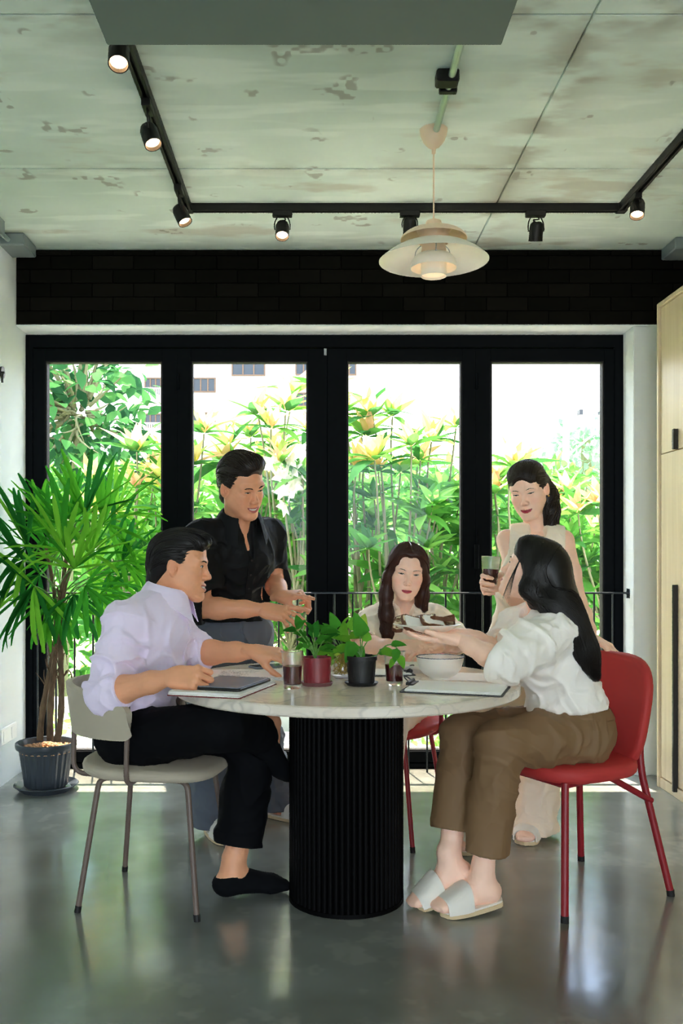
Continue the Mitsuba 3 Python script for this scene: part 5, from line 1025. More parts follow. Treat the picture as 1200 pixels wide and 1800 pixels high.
def comb(front_z=.085, side=0.0, back=(-.085, -.05)):
    """Flow of short hair: from the hairline over the crown, or from the temple round the side, to the nape."""
    def fn(r):
        a = r.uniform(-1, 1); x = .072*a; j = r.uniform(-.006, .006)
        if r.uniform() < .6:
            t0 = r.uniform(0, .5); full = spline([(x*.85 + side*.3, .092 - .02*a*a, front_z - .025*a*a), (x + side*.6, .055, .120 - .03*a*a), (x*1.08 + side, -.02, .135 - .04*a*a), (x*1.1 + side, -.085, .095 - .03*a*a), (x*1.0, -.112, .03), (x*.8, -.100, -.05)], 40)
        else:
            s_ = 1 if a > 0 else -1; h = r.uniform(.01, .075); t0 = r.uniform(0, .4); full = spline([(s_*.066, .062, h + .01), (s_*.080, .02, h), (s_*.085, -.03, h - .005), (s_*.070, -.08, h - .03), (s_*.045, -.098, h - .06)], 40)
        i = int(t0*39); k_ = min(39, i + int(r.uniform(14, 24))); return full[np.linspace(i, k_, 6).astype(int)] + j
    return fn
def bent(p, w): return p
SK_M, SK_M2, SK_F = (226, 160, 122), (224, 158, 122), (250, 206, 182)
def cloth(name, col, rough=.75, sheen=.3, spec=.3): mat(name, col, rough, spec, sheen=sheen)
cloth('lilac_cotton', (230, 217, 240)); cloth('black_cotton', (13, 15, 18), .7, .05, .2); cloth('black_wool', (6, 7, 11), .8, .0, .12); cloth('grey_twill', (92, 98, 108)); cloth('cream_linen', (246, 232, 212)); cloth('beige_twill', (238, 218, 194)); cloth('white_silk', (242, 236, 228), .55, .3); cloth('brown_twill', (122, 94, 66), .65, .25); cloth('sock_black', (8, 10, 14), .9, .05, .15)
mat('button', (228, 226, 232), .3, .5); mat('button_dark', (36, 36, 40), .3, .5); mat('belt', (16, 15, 15), .4); mat('gold', (212, 170, 90), .25, metal=1.0); mat('slipper_white', (228, 222, 212), .7); mat('slipper_sole', (206, 184, 146), .75)
def button(key, p, n, m='mat_button', r=.0052): part(key, 'button', tube([p - unit(n)*.001, p + unit(n)*.0018], [r, r*.92], 14), m)
def slipper(key, P, L, lat_w=.043, h=.072, strap=True):
    """Open-backed slipper under a foot whose frame function is P."""
    u = np.linspace(0, 1, 22); w = lat_w*(0.78 + .28*np.sin(np.pi*np.clip(u*1.05 - .12, 0, 1)**1.2))*np.sqrt(np.clip(1 - (2*u - 1)**8, 0.02, 1)); xs = -.070 + u*(L + .055); zt = lambda x: -h - .001 + .010*np.clip((x - .12)/.1, 0, 1)**2
    rows = []
    for s_, dz in ((-1, 0), (1, 0)): rows.append([P(x, s_*ww, zt(x)) for x, ww in zip(xs, w)])
    G = np.array([rows[0], [P(x, 0, zt(x)) for x in xs], rows[1]]); k = thing('slipper', *key); part(k, 'insole', thick(G, .006), 'mat_slipper_white', smooth=40)
    G2 = np.array([[P(x, s_*ww*1.06, zt(x) - .010) for x, ww in zip(xs, w)] for s_ in (-1, 0, 1)]); part(k, 'sole', thick(G2, .014), 'mat_slipper_sole', smooth=40)
    if strap:
        a = np.linspace(-1.60, 1.60, 23); G3 = []
        for x, r_, hh in ((L*.34, .049, .080), (L*.46, .052, .074), (L*.58, .052, .064), (L*.70, .050, .054), (L*.80, .047, .047), (L*.86, .044, .041)): G3.append([P(x, r_*np.sign(math.sin(t))*abs(math.sin(t))**.75, zt(x) + hh*max(math.cos(t), 0)**.62 - .002) for t in a])
        part(k, 'strap', thick(np.array(G3), .005), 'mat_slipper_white', smooth=60)
    return k

# ---------------------------------------------------------------- 1: seated man in the lilac shirt
J = dict(front=V(1, -.12, 0), pelvis=V(-.605, 3.13, .562), waist=V(-.600, 3.13, .70), chest=V(-.560, 3.13, .865), neck=V(-.522, 3.14, 1.000), shR=V(-.618, 2.985, .935), shL=V(-.545, 3.32, .935), elR=V(-.667, 2.92, .712), elL=V(-.425, 3.25, .808), wrR=V(-.437, 2.80, .782), wrL=V(-.208, 3.12, .826),
         hipR=V(-.60, 3.045, .545), hipL=V(-.59, 3.215, .54), knR=V(-.285, 2.81, .632), knL=V(-.215, 3.17, .520), anR=V(-.160, 3.11, .545), anL=V(-.276, 3.105, .090))
hd = Head(V(-.466, 3.15, 1.114), -94, -5, 0, 1.0, male=True, smile=.85, teeth=True, skin=SK_M, lip=(190, 112, 102), gaze=-.2, lid=.75)
hR = hand(frame(V(.93, -.36, .08), V(-.15, -.85, .5), J['wrR']), 1, fingers=[(62, 80, 50), (66, 82, 50), (70, 84, 50), (74, 84, 50)], thumb=(40, 50), size=.98)
hL = hand(frame(V(.95, -.22, -.10), V(.1, -.35, .93), J['wrL']), -1, fingers=[(25, 40, 25), (30, 45, 25), (30, 48, 30), (32, 50, 30)], thumb=(35, 35), size=.98)
k1, R1, b1 = person('person in a lilac shirt and black trousers sitting on the taupe chair, smiling', J, hd, [hR, hL], [('anL', V(.95, .30, 0), 2), ('anR', V(.50, .84, -.1), 34)], True)
f = Sdf(); torso(f, J, .006, True); cR, cL = lerp(J['elR'], J['wrR'], .30), lerp(J['elL'], J['wrL'], .22)
f.chain([J['shR'], lerp(J['shR'], J['elR'], .5), J['elR'], cR], [.062, .062, .055, .056], k=.04).chain([J['shL'], J['elL'], cL], [.062, .058, .054], k=.04)
sub = Sdf(); f.cone(J['neck'] + R1 @ V(0, .055, .05), J['neck'] + R1 @ V(0, .088, -.03), .030, .010, k=.006, cut=True)
for c_, e_ in ((cR, J['elR']), (cL, J['elL'])):
    d = unit(c_ - e_); q = Sdf(); q.cone(c_ + d*.002, c_ + d*.09, .085, k=0); q.plane(c_, -d, 0); f.group(q, k=.003, cut=True); f.cone(c_ - d*.030, c_ + d*.03, .043, k=.002, cut=True)
wh1 = lambda p: .8 + .5*np.exp(-((p - J['elR'])**2).sum(1)/.11**2) + .9*np.exp(-((p - J['elL'])**2).sum(1)/.1**2) + .5*np.exp(-((p - J['waist'])**2).sum(1)/.1**2)
fs = Folded(f, .010, (13, 10, 7), 3, wh1, both(rings(J['shR'], J['elR'], .010, 3.2, 1), rings(J['elR'], cR, .004, 1.5, 2), rings(J['elL'], cL, .004, 1.5, 3), rings(J['chest'], J['pelvis'], .008, 3.0, 4, .14))); part(k1, 'shirt', mesh_sdf(fs, .0048, slack=.02), 'mat_lilac_cotton', smooth=True, label='lilac cotton shirt with rolled sleeves')
collar(k1, J['neck'] + R1 @ V(0, .012, .012), hd.M[:3, 2]*.5 + R1[:, 2]*.5, R1[:, 1], .070, 'mat_lilac_cotton', gap=.30, drop=.045)
o = np.array([lerp(J['neck'] + R1 @ V(0, .25, -.03), J['pelvis'] + R1 @ V(0, .25, .05), t) for t in np.linspace(0, 1, 30)]); part(k1, 'placket', strip_on(fs, o, -R1[:, 1], .030, R1[:, 2]), 'mat_lilac_cotton', smooth=60)
for t in (.08, .26, .44, .62, .80, .95): p_ = rays(fs, lerp(o[0], o[-1], t), -R1[:, 1], 0, .4)[0]; button(k1, p_ + R1[:, 1]*.003, R1[:, 1])
pk = np.array([[J['chest'] + R1 @ V(-.03 - .055*u, .3, .035 - .075*v) for u in np.linspace(0, 1, 6)] for v in np.linspace(0, 1, 6)]); pp_ = rays(fs, pk.reshape(-1, 3), -R1[:, 1], 0, .4).reshape(6, 6, 3) + R1[:, 1]*.002; part(k1, 'pocket', thick(pp_, .0025), 'mat_lilac_cotton', smooth=60)
f = Sdf(); f.ell(J['pelvis'], (.182, .135, .125), axes(J['front'], V(0, 0, 1)), k=.05)
hemL = lerp(J['knL'], J['anL'], .80); hemR = lerp(J['knR'], J['anR'], .82)
f.chain([J['hipL'], J['knL']], [.092, .074], k=.04).chain([J['knL'], lerp(J['knL'], hemL, .5), hemL], [.072, .074, .080], k=.03).chain([J['hipR'], J['knR']], [.094, .072], k=.04).chain([J['knR'], hemR], [.070, .060], k=.03)
for a_, b_, r_ in ((J['knL'], hemL, .080), (J['knR'], hemR, .060)):
    d = unit(b_ - a_); q = Sdf(); q.cone(b_ + d*.001, b_ + d*.085, r_ + .02, k=0); q.plane(b_, -d, 0); f.group(q, k=.002, cut=True); f.cone(b_ - d*.05, b_ + d*.03, r_ - .017, k=.002, cut=True)
f.plane(J['pelvis'] + V(0, 0, .095), V(-.12, 0, 1), k=.006)
garment(k1, 'trousers', f, 'mat_black_wool', .006, 'black trousers', amp=.011, scale=(10, 10, 6), seed=8)
for an, d_, pt in (('anL', V(.95, .30, 0), 2), ('anR', V(.50, .84, -.1), 34)):
    f = Sdf(); P = foot(f, J[an], d_, pt, g=.0035); f.plane(P(0, 0, -.004), P(-.25, 0, 1) - P(0, 0, 0), k=.004); part(k1, 'sock', mesh_sdf(f, .004), 'mat_sock_black', smooth=True, label='black ankle sock')
f = Sdf(); f.ell((0, -.017, .043), (.0795, .098, .082)).ell((0, .028, .086), (.060, .068, .044), k=.03).cone((-.03, .058, .108), (.005, .094, .092), .020, .011, k=.02).cone((.02, .055, .105), (.035, .086, .086), .020, .012, k=.02).cone((-.045, .05, .09), (-.050, .078, .074), .02, .010, k=.02)
f.cone((0, -.062, -.02), (0, -.070, -.055), .053, .042, k=.03)
f.ell((0, .112, -.022), (.0665, .060, .096), k=.008, cut=True)
for x in (-1, 1): f.ell((x*.086, .004, -.018), (.030, .024, .037), k=.006, cut=True); f.ell((x*.070, .058, -.066), (.040, .050, .068), k=.006, cut=True)
f.plane((0, 0, -.068), (0, .5, -1), k=.006)
part(k1, 'hair', mesh_sdf(InHead(hd, f), .0040, slack=.012), 'mat_hair_black', smooth=True, label='short black hair')
part(k1, 'locks', lay(hd, f, comb(.085, .0), 460, .0020, 3, 20), 'mat_hair_black', smooth=True)
def tuft(r):
    x = r.uniform(-.052, .050); z = .122 - 4*x*x; return [hd.W(V(*q))[0] for q in ((x, .03 + r.uniform(-.02, .02), z), (x + r.uniform(-.006, .006), .070, z + .002), (x + r.uniform(-.012, .012), .092 + r.uniform(0, .024), z - .014 - r.uniform(0, .022)))]
part(k1, 'fringe', strands(tuft, 110, .0022, 3), 'mat_hair_black', smooth=True)

# ---------------------------------------------------------------- 2: standing man in the black shirt
J = dict(front=V(.55, -.83, 0), pelvis=V(-.365, 3.88, .83), waist=V(-.350, 3.85, .945), chest=V(-.330, 3.79, 1.125), neck=V(-.312, 3.735, 1.285), shR=V(-.452, 3.665, 1.225), shL=V(-.195, 3.91, 1.235), elR=V(-.452, 3.61, .945), elL=V(-.175, 3.93, 1.030), wrR=V(-.205, 3.60, .940), wrL=V(-.142, 3.74, .985),
         hipR=V(-.435, 3.83, .80), hipL=V(-.290, 3.93, .80), knR=V(-.425, 3.80, .45), knL=V(-.255, 4.00, .45), anR=V(-.415, 3.80, .092), anL=V(-.175, 4.06, .092))
hd = Head(V(-.300, 3.68, 1.425), -135, -20, 12, 1.02, male=True, smile=1.0, teeth=True, skin=SK_M2, lip=(184, 100, 94), gaze=-.9, lid=.35)
hR = hand(frame(V(.97, -.1, -.12), V(.05, -.70, .70), J['wrR']), 1, fingers=[(4, 12, 8), (22, 25, 12), (38, 28, 14), (48, 30, 16)], spread=1.6, thumb=(25, 30))
hL = hand(frame(V(.80, -.52, .10), V(-.2, -.25, .95), J['wrL']), -1, fingers=[(2, 8, 5), (40, 60, 30), (55, 70, 40), (60, 75, 40)], spread=1.0, thumb=(30, 35))
k2, R2, b2 = person('person in a black shirt and grey trousers standing behind the seated man, gesturing', J, hd, [hR, hL], [('anR', V(.45, -.88, 0), 0), ('anL', V(.80, -.5, 0), 0)], True)
f = Sdf(); torso(f, J, .008, True); cR, cL = lerp(J['elR'], J['wrR'], .06), lerp(J['elL'], J['wrL'], .02)
f.chain([J['shR'], lerp(J['shR'], J['elR'], .5), J['elR'], cR], [.062, .066, .062, .058], k=.04).chain([J['shL'], J['elL'], cL], [.060, .060, .058], k=.04)
f.cone(J['neck'] + R2 @ V(0, .055, .05), J['neck'] + R2 @ V(0, .112, -.105), .040, .012, k=.006, cut=True)
for c_, d in ((cR, unit(J['wrR'] - J['elR'])), (cL, unit(J['wrL'] - J['elL']))):
    q = Sdf(); q.cone(c_ + d*.002, c_ + d*.09, .08, k=0); q.plane(c_, -d, 0); f.group(q, k=.003, cut=True); f.cone(c_ - d*.03, c_ + d*.03, .050, k=.002, cut=True)
f.plane(J['pelvis'] + V(0, 0, .050), V(0, 0, -1))
fs = Folded(f, .012, (12, 12, 7), 5, lambda p: .7 + .6*np.exp(-((p - J['waist'])**2).sum(1)/.14**2), both(rings(J['shR'], J['elR'], .008, 2.6, 1), rings(J['chest'], J['pelvis'], .008, 3.0, 4, .14))); part(k2, 'shirt', mesh_sdf(fs, .005, slack=.02), 'mat_black_cotton', smooth=True, label='black shirt with short rolled sleeves and open collar')
collar(k2, J['neck'] + R2 @ V(0, .010, .008), R2[:, 2]*.7 + hd.M[:3, 2]*.3, R2[:, 1], .072, 'mat_black_cotton', gap=.62, drop=.05, flare=1.25)
o = np.array([lerp(J['neck'] + R2 @ V(0, .26, -.09), J['pelvis'] + R2 @ V(0, .28, .09), t) for t in np.linspace(0, 1, 30)]); part(k2, 'placket', strip_on(fs, o, -R2[:, 1], .030, R2[:, 2]), 'mat_black_cotton', smooth=60)
for t in (.10, .30, .50, .70, .90): p_ = rays(fs, lerp(o[0], o[-1], t), -R2[:, 1], 0, .4)[0]; button(k2, p_ + R2[:, 1]*.003, R2[:, 1], 'mat_button_dark')
f = Sdf(); f.ell(J['pelvis'], (.190, .144, .136), axes(J['front'], V(0, 0, 1)), k=.05); hR_, hL_ = J['anR'] - V(0, 0, .035), J['anL'] - V(0, 0, .035)
f.chain([J['hipR'], J['knR'], hR_], [.098, .088, .092], k=.04).chain([J['hipL'], J['knL'], hL_], [.098, .088, .092], k=.04)
f.plane(J['pelvis'] + V(0, 0, .075), V(0, 0, 1), k=.006).plane(V(0, 0, .042), V(0, 0, -1), k=.004)
for a_, b_ in ((J['knR'], hR_), (J['knL'], hL_)): f.cone(b_ + V(0, 0, .08), b_ - V(0, 0, .04), .083, k=.002, cut=True)
garment(k2, 'trousers', f, 'mat_grey_twill', .006, 'loose grey trousers', amp=.014, scale=(11, 11, 4), seed=12, extra=both(rings(J['knR'], hR_, .012, 3.2, 5), rings(J['knL'], hL_, .012, 3.2, 6)))
f = Sdf(); f.ell(J['pelvis'], (.1945, .1485, .140), axes(J['front'], V(0, 0, 1))).plane(J['pelvis'] + V(0, 0, .082), V(0, 0, 1), .003).plane(J['pelvis'] + V(0, 0, .050), V(0, 0, -1), .003); part(k2, 'waistband', mesh_sdf(f, .005), 'mat_grey_twill', smooth=True)
f = Sdf(); f.ell((0, -.016, .046), (.080, .099, .084)).ell((0, .012, .100), (.060, .078, .044), k=.03).ell((-.012, .050, .106), (.046, .040, .036), k=.025).cone((0, -.06, -.02), (0, -.070, -.055), .053, .042, k=.03)
f.ell((0, .112, -.012), (.0660, .060, .106), k=.008, cut=True)
for x in (-1, 1): f.ell((x*.086, .004, -.018), (.030, .024, .036), k=.006, cut=True); f.ell((x*.070, .060, -.064), (.040, .052, .066), k=.006, cut=True)
f.plane((0, 0, -.068), (0, .5, -1), k=.006)
part(k2, 'hair', mesh_sdf(InHead(hd, f), .0040, slack=.012), 'mat_hair_dark', smooth=True, label='swept back dark hair')
part(k2, 'locks', lay(hd, f, comb(.105, .012), 560, .0021, 5, 20, lift=.004), 'mat_hair_dark', smooth=True)
Pr = foot(Sdf(), J['anR'], V(.45, -.88, 0), 0); slipper(('white open slipper under the grey trousers, nearest the taupe chair', 'slipper'), Pr, .255*.72)
Pl = foot(Sdf(), J['anL'], V(.80, -.5, 0), 0); slipper(('white slipper behind the black table column, under the grey trousers', 'slipper'), Pl, .255*.72)
part(k2, 'ring', tf(trimesh.creation.torus(.0102, .0014, 24, 8), frame(V(0, -.7, .7), unit(V(.93, -.15, -.32)), J['wrR'] + V(.108, -.012, -.028))), 'mat_steel', smooth=True)

# ---------------------------------------------------------------- 3: seated woman in the cream blouse
J = dict(front=V(-.10, -1, 0), pelvis=V(.30, 3.92, .568), waist=V(.32, 3.92, .66), chest=V(.362, 3.875, .795), neck=V(.372, 3.83, .918), shR=V(.243, 3.865, .872), shL=V(.505, 3.880, .872), elR=V(.190, 3.700, .795), elL=V(.575, 3.72, .80), wrR=V(.318, 3.525, .798), wrL=V(.47, 3.56, .800),
         hipR=V(.22, 3.86, .52), hipL=V(.39, 3.86, .52), knR=V(.115, 3.47, .525), knL=V(.27, 3.45, .525), anR=V(.09, 3.50, .085), anL=V(.24, 3.50, .085))
hd = Head(V(.369, 3.762, 1.084), 181, -10, -6, .955, male=False, blush=.35, skin=SK_F, lip=(188, 72, 84), gaze=-.6, gx=.1, lid=.55)
hR = hand(frame(V(.96, -.2, .12), V(-.1, -.72, .68), J['wrR']), 1, fingers=[(20, 25, 12), (24, 28, 14), (28, 30, 15), (32, 30, 15)], thumb=(35, 35), size=.92)
hL = hand(frame(V(-.75, -.65, 0), V(0, -.3, .95), J['wrL']), -1, fingers=[(25, 30, 15)]*4, size=.9)
k3, R3, b3 = person('person with long brown hair in a cream blouse sitting behind the table', J, hd, [hR, hL], [('anR', V(-.2, -1, 0), 0), ('anL', V(-.1, -1, 0), 0)], False)
f = Sdf(); torso(f, J, .012, False, bust=1); cR, cL = lerp(J['shR'], J['elR'], .97), lerp(J['shL'], J['elL'], .97)
for s_, c_ in (('shR', cR), ('shL', cL)):
    f.chain([J[s_], c_], [.058, .064], k=.04); d = unit(c_ - J[s_]); q = Sdf(); q.cone(c_ + d*.002, c_ + d*.09, .085, k=0); q.plane(c_, -d, 0); f.group(q, k=.003, cut=True); f.cone(c_ - d*.04, c_ + d*.03, .056, k=.002, cut=True)
f.cone(J['neck'] + R3 @ V(0, .05, .05), J['neck'] + R3 @ V(0, .080, -.055), .034, .010, k=.006, cut=True).plane(J['pelvis'] - V(0, 0, .05), V(0, 0, -1))
fs = Folded(f, .010, (14, 14, 8), 15); part(k3, 'blouse', mesh_sdf(fs, .0052, slack=.02), 'mat_cream_linen', smooth=True, label='cream short-sleeved blouse with a collar')
collar(k3, J['neck'] + R3 @ V(0, .010, .004), R3[:, 2], R3[:, 1], .060, 'mat_cream_linen', gap=.60, drop=.06, flare=1.35, height=.024)
o = np.array([lerp(J['neck'] + R3 @ V(0, .24, -.06), J['pelvis'] + R3 @ V(0, .26, .05), t) for t in np.linspace(0, 1, 20)]); part(k3, 'placket', strip_on(fs, o, -R3[:, 1], .026, R3[:, 2]), 'mat_cream_linen', smooth=60)
for t in (.1, .35, .6): p_ = rays(fs, lerp(o[0], o[-1], t), -R3[:, 1], 0, .4)[0]; button(k3, p_ + R3[:, 1]*.003, R3[:, 1], r=.0045)
f = Sdf(); f.ell(J['pelvis'], (.162, .122, .115), axes(J['front'], V(0, 0, 1))); f.chain([J['hipR'], J['knR'], lerp(J['knR'], J['anR'], .9)], [.084, .068, .07], k=.04).chain([J['hipL'], J['knL'], lerp(J['knL'], J['anL'], .9)], [.084, .068, .07], k=.04); f.plane(J['pelvis'] + V(0, 0, .11), V(0, 0, 1)); garment(k3, 'trousers', f, 'mat_beige_twill', .008, 'beige trousers', amp=.004)
def long_cap(bumps=True):
    f = Sdf(); f.ell((0, -.014, .040), (.0800, .101, .0870)).cone((0, -.05, 0), (0, -.060, -.07), .068, .055, k=.03)
    if bumps:
        for s_ in (-1, 1): f.ell((s_*.030, .044, .078), (.036, .042, .040), k=.035)
    return f
f = long_cap(); f.ell((0, .112, -.032), (.0640, .070, .106), k=.006, cut=True)
for x in (-1, 1): f.ell((x*.024, .100, .048), (.034, .034, .040), k=.010, cut=True)
f.chain([V(.064, .045, .055), V(.078, .028, -.02), V(.077, .032, -.10), V(.068, .052, -.18), V(.062, .074, -.26), V(.060, .082, -.305)], [.017, .019, .024, .028, .025, .010], k=.03)
f.chain([V(-.064, .040, .055), V(-.080, .012, -.02), V(-.082, -.008, -.10), V(-.082, -.016, -.165), V(-.088, -.018, -.205)], [.017, .018, .024, .025, .012], k=.03)
f.chain([V(0, -.085, .0), V(0, -.095, -.10), V(0, -.10, -.24)], [.055, .060, .045], k=.03, flat=(V(0, 1, 0), .6))
for x in (-1, 1): f.ell((x*.0795, .014, -.014), (.014, .014, .020), k=.006, cut=True)
part(k3, 'hair', mesh_sdf(InHead(hd, f), .0042, slack=.012), 'mat_hair_brown', smooth=True, label='long straight brown hair parted in the middle')
def w1_lock(r):
    s_ = 1 if r.uniform() < .6 else -1; a = r.uniform(-1, 1); e_ = r.uniform(-.020, .020); y0 = .02 + .06*a; z0 = .128 - 2.2*max(y0, 0)**2*2
    q = [(s_*.003, y0, z0), (s_*.040, y0 + .004, z0 - .012), (s_*.075, y0*.8, .055)]
    if s_ > 0: q += [(.088, .022 + .5*e_, -.02), (.084 + .4*e_, .030 + e_, -.10), (.070 + .8*e_, .056 + e_*.6, -.19), (.062 + e_, .080 + e_*.5, -.262 - r.uniform(0, .05))]
    else: q += [(-.092, .006 + .5*e_, -.02), (-.094 + .4*e_, -.006 + e_, -.09), (-.095 + .6*e_, -.014 + e_*.6, -.15), (-.096 + e_*.7, -.016 + e_*.5, -.185 - r.uniform(0, .03))]
    return q
part(k3, 'locks', lay(hd, f, w1_lock, 460, .0020, 9, 34, lift=.0035), 'mat_hair_brown', smooth=True)
for x in (-1, 1): part(k3, 'earring', trimesh.creation.icosphere(2, .0042).apply_translation(hd.W(V(x*.080, .006, -.034))[0]), 'mat_gold', smooth=True)

# ---------------------------------------------------------------- 4: standing woman in the beige vest with a glass
J = dict(front=V(-.14, -.99, 0), pelvis=V(.862, 3.77, .80), waist=V(.872, 3.76, .93), chest=V(.882, 3.745, 1.095), neck=V(.893, 3.735, 1.245), shR=V(.776, 3.745, 1.215), shL=V(.998, 3.715, 1.212), elR=V(.800, 3.575, .965), elL=V(1.042, 3.655, .955), wrR=V(.680, 3.445, 1.062), wrL=V(1.026, 3.425, .835),
         hipR=V(.795, 3.735, .775), hipL=V(.925, 3.80, .775), knR=V(.715, 3.70, .44), knL=V(.905, 3.78, .44), anR=V(.625, 3.66, .092), anL=V(.880, 3.79, .092))
hd = Head(V(.854, 3.70, 1.412), 152, -18, 7, .955, male=False, smile=.55, blush=.25, skin=SK_F, lip=(176, 50, 66), gaze=-1.0, gx=-.2, lid=.35)
gl = at(860, 1034, 3.40); gM = M4(o=gl)
hR = hand(frame(V(-.90, -.28, .10), V(-.3, .62, .70)*1.0, J['wrR']), 1, fingers=[(30, 55, 35), (36, 58, 38), (40, 60, 38), (46, 60, 40)], thumb=(45, 30), size=.92)
hdir = V(-.45, -.30, .10)
hR = hand(frame(V(-.80, -.55, .02), V(-.45, .80, .15), J['wrR'] + V(.005, .010, -.012)), 1, fingers=[(38, 52, 30), (42, 54, 32), (46, 56, 32), (50, 56, 34)], spread=1.3, thumb=(52, 15), size=.92)
hL = hand(frame(V(.42, -.88, -.22), V(.25, .0, .97), J['wrL'] + V(0, .01, .006)), -1, fingers=[(14, 18, 10), (18, 20, 12), (20, 22, 14), (24, 24, 14)], spread=1.6, thumb=(50, 10), size=.92)
k4, R4, b4 = person('person in a sleeveless beige vest and beige trousers standing with a glass', J, hd, [hR, hL], [('anR', V(-.5, -.85, 0), 0), ('anL', V(-.35, -.92, 0), 0)], False)
f = Sdf(); torso(f, J, .010, False, bust=1); f.ell(J['pelvis'] - V(0, 0, .05), (.165, .135, .13), axes(J['front'], V(0, 0, 1)), k=.05)
for s_ in (-1, 1): f.ell(J['neck'] + R4 @ V(s_*.200, 0, -.05), (.100, .16, .20), R4, k=.008, cut=True)
f.cone(J['neck'] + R4 @ V(0, .05, .06), J['neck'] + R4 @ V(0, .095, -.12), .042, .010, k=.006, cut=True).plane(J['pelvis'] - V(0, 0, .11), V(0, 0, -1))
fs = Folded(f, .008, (12, 12, 6), 21, None, rings(J['chest'], J['pelvis'], .006, 3.0, 4, .13)); part(k4, 'vest', mesh_sdf(fs, .0052, slack=.02), 'mat_cream_linen', smooth=True, label='sleeveless cream beige vest with a deep neckline')
o = np.array([lerp(J['neck'] + R4 @ V(0, .24, -.12), J['pelvis'] + R4 @ V(0, .28, -.06), t) for t in np.linspace(0, 1, 24)]); part(k4, 'placket', strip_on(fs, o, -R4[:, 1], .028, R4[:, 2]), 'mat_cream_linen', smooth=60)
for t in (.12, .38, .64, .9): p_ = rays(fs, lerp(o[0], o[-1], t), -R4[:, 1], 0, .4)[0]; button(k4, p_ + R4[:, 1]*.003, R4[:, 1], r=.006)
f = Sdf(); f.ell(J['pelvis'], (.160, .124, .12), axes(J['front'], V(0, 0, 1)), k=.05); hR_, hL_ = J['anR'] - V(0, 0, .05), J['anL'] - V(0, 0, .05)
f.chain([J['hipR'], J['knR'], hR_], [.092, .092, .105], k=.04).chain([J['hipL'], J['knL'], hL_], [.092, .092, .108], k=.04).plane(V(0, 0, .022), V(0, 0, -1)).plane(J['pelvis'] + V(0, 0, .1), V(0, 0, 1))
for b_ in (hR_, hL_): f.cone(b_ + V(0, 0, .07), b_ - V(0, 0, .06), .094, k=.002, cut=True)
garment(k4, 'trousers', f, 'mat_beige_twill', .006, 'wide pale beige trousers', amp=.014, scale=(12, 12, 4), seed=25, extra=both(rings(J['knL'], hL_, .012, 2.6, 6)))
f = long_cap(False); f.ell((0, .036, .078), (.060, .050, .046), k=.03); f.ell((0, .118, -.024), (.0650, .064, .104), k=.008, cut=True)
for x in (-1, 1): f.ell((x*.087, .006, -.022), (.028, .022, .036), k=.006, cut=True); f.ell((x*.072, .060, -.062), (.036, .050, .064), k=.006, cut=True)
f.chain([V(-.030, -.085, .0), V(-.060, -.055, -.05), V(-.064, -.028, -.11), V(-.056, -.012, -.165), V(-.050, -.006, -.20)], [.045, .038, .034, .026, .010], k=.03).chain([V(.03, -.085, 0), V(.03, -.095, -.10), V(.01, -.10, -.22)], [.045, .045, .025], k=.03)
part(k4, 'hair', mesh_sdf(InHead(hd, f), .0042, slack=.012), 'mat_hair_dark', smooth=True, label='dark hair combed back behind the shoulder')
def w2_lock(r):
    a = r.uniform(-1, 1); x = .070*a; e_ = r.uniform(-.016, .016)
    if r.uniform() < .55: return [(x*.8, .088 - .02*a*a, .080 - .03*a*a), (x*1.02, .05, .120 - .035*a*a), (x*1.1, -.03, .128 - .04*a*a), (x*.9 - .01, -.09, .075), (x*.5 - .03, -.110, .0)]
    if r.uniform() < .5: h = r.uniform(.0, .06); return [(-.064, .064, h + .02), (-.080, .025, h + .01), (-.083, -.03, h - .01), (-.075, -.065, h - .045), (-.070 + e_, -.06 + e_, -.09)]
    return [(-.055 + e_, -.085 + abs(e_), -.01), (-.072 + e_, -.055 + e_, -.06), (-.070 + e_, -.026 + e_, -.11), (-.058 + e_, -.012 + e_, -.165), (-.050 + e_, -.006 + e_, -.19 - r.uniform(0, .03))]
part(k4, 'locks', lay(hd, f, w2_lock, 480, .0020, 13, 22, lift=.003), 'mat_hair_dark', smooth=True)
part(k4, 'earring', trimesh.creation.icosphere(2, .0042).apply_translation(hd.W(V(-.080, .006, -.034))[0]), 'mat_gold', smooth=True)
part(k4, 'necklace', tube(np.array([J['neck'] + R4 @ V(.056*math.sin(t), .052*math.cos(t) + .012, .012 - .030*math.cos(t)) for t in np.linspace(-3.1, 3.1, 40)]), .0011, 6), 'mat_gold', smooth=True)
drink_glass('glass of dark red drink held up by the standing woman', gl, M=M4(euler(0, 0, 3), gl))
for an, d_, lb in (('anR', V(-.5, -.85, 0), 'pale slipper of the standing woman behind the brown trousers'), ('anL', V(-.35, -.92, 0), 'pale slipper of the standing woman under her wide beige hem')): slipper((lb, 'slipper'), foot(Sdf(), J[an], d_, 0, male=False), .232*.72)

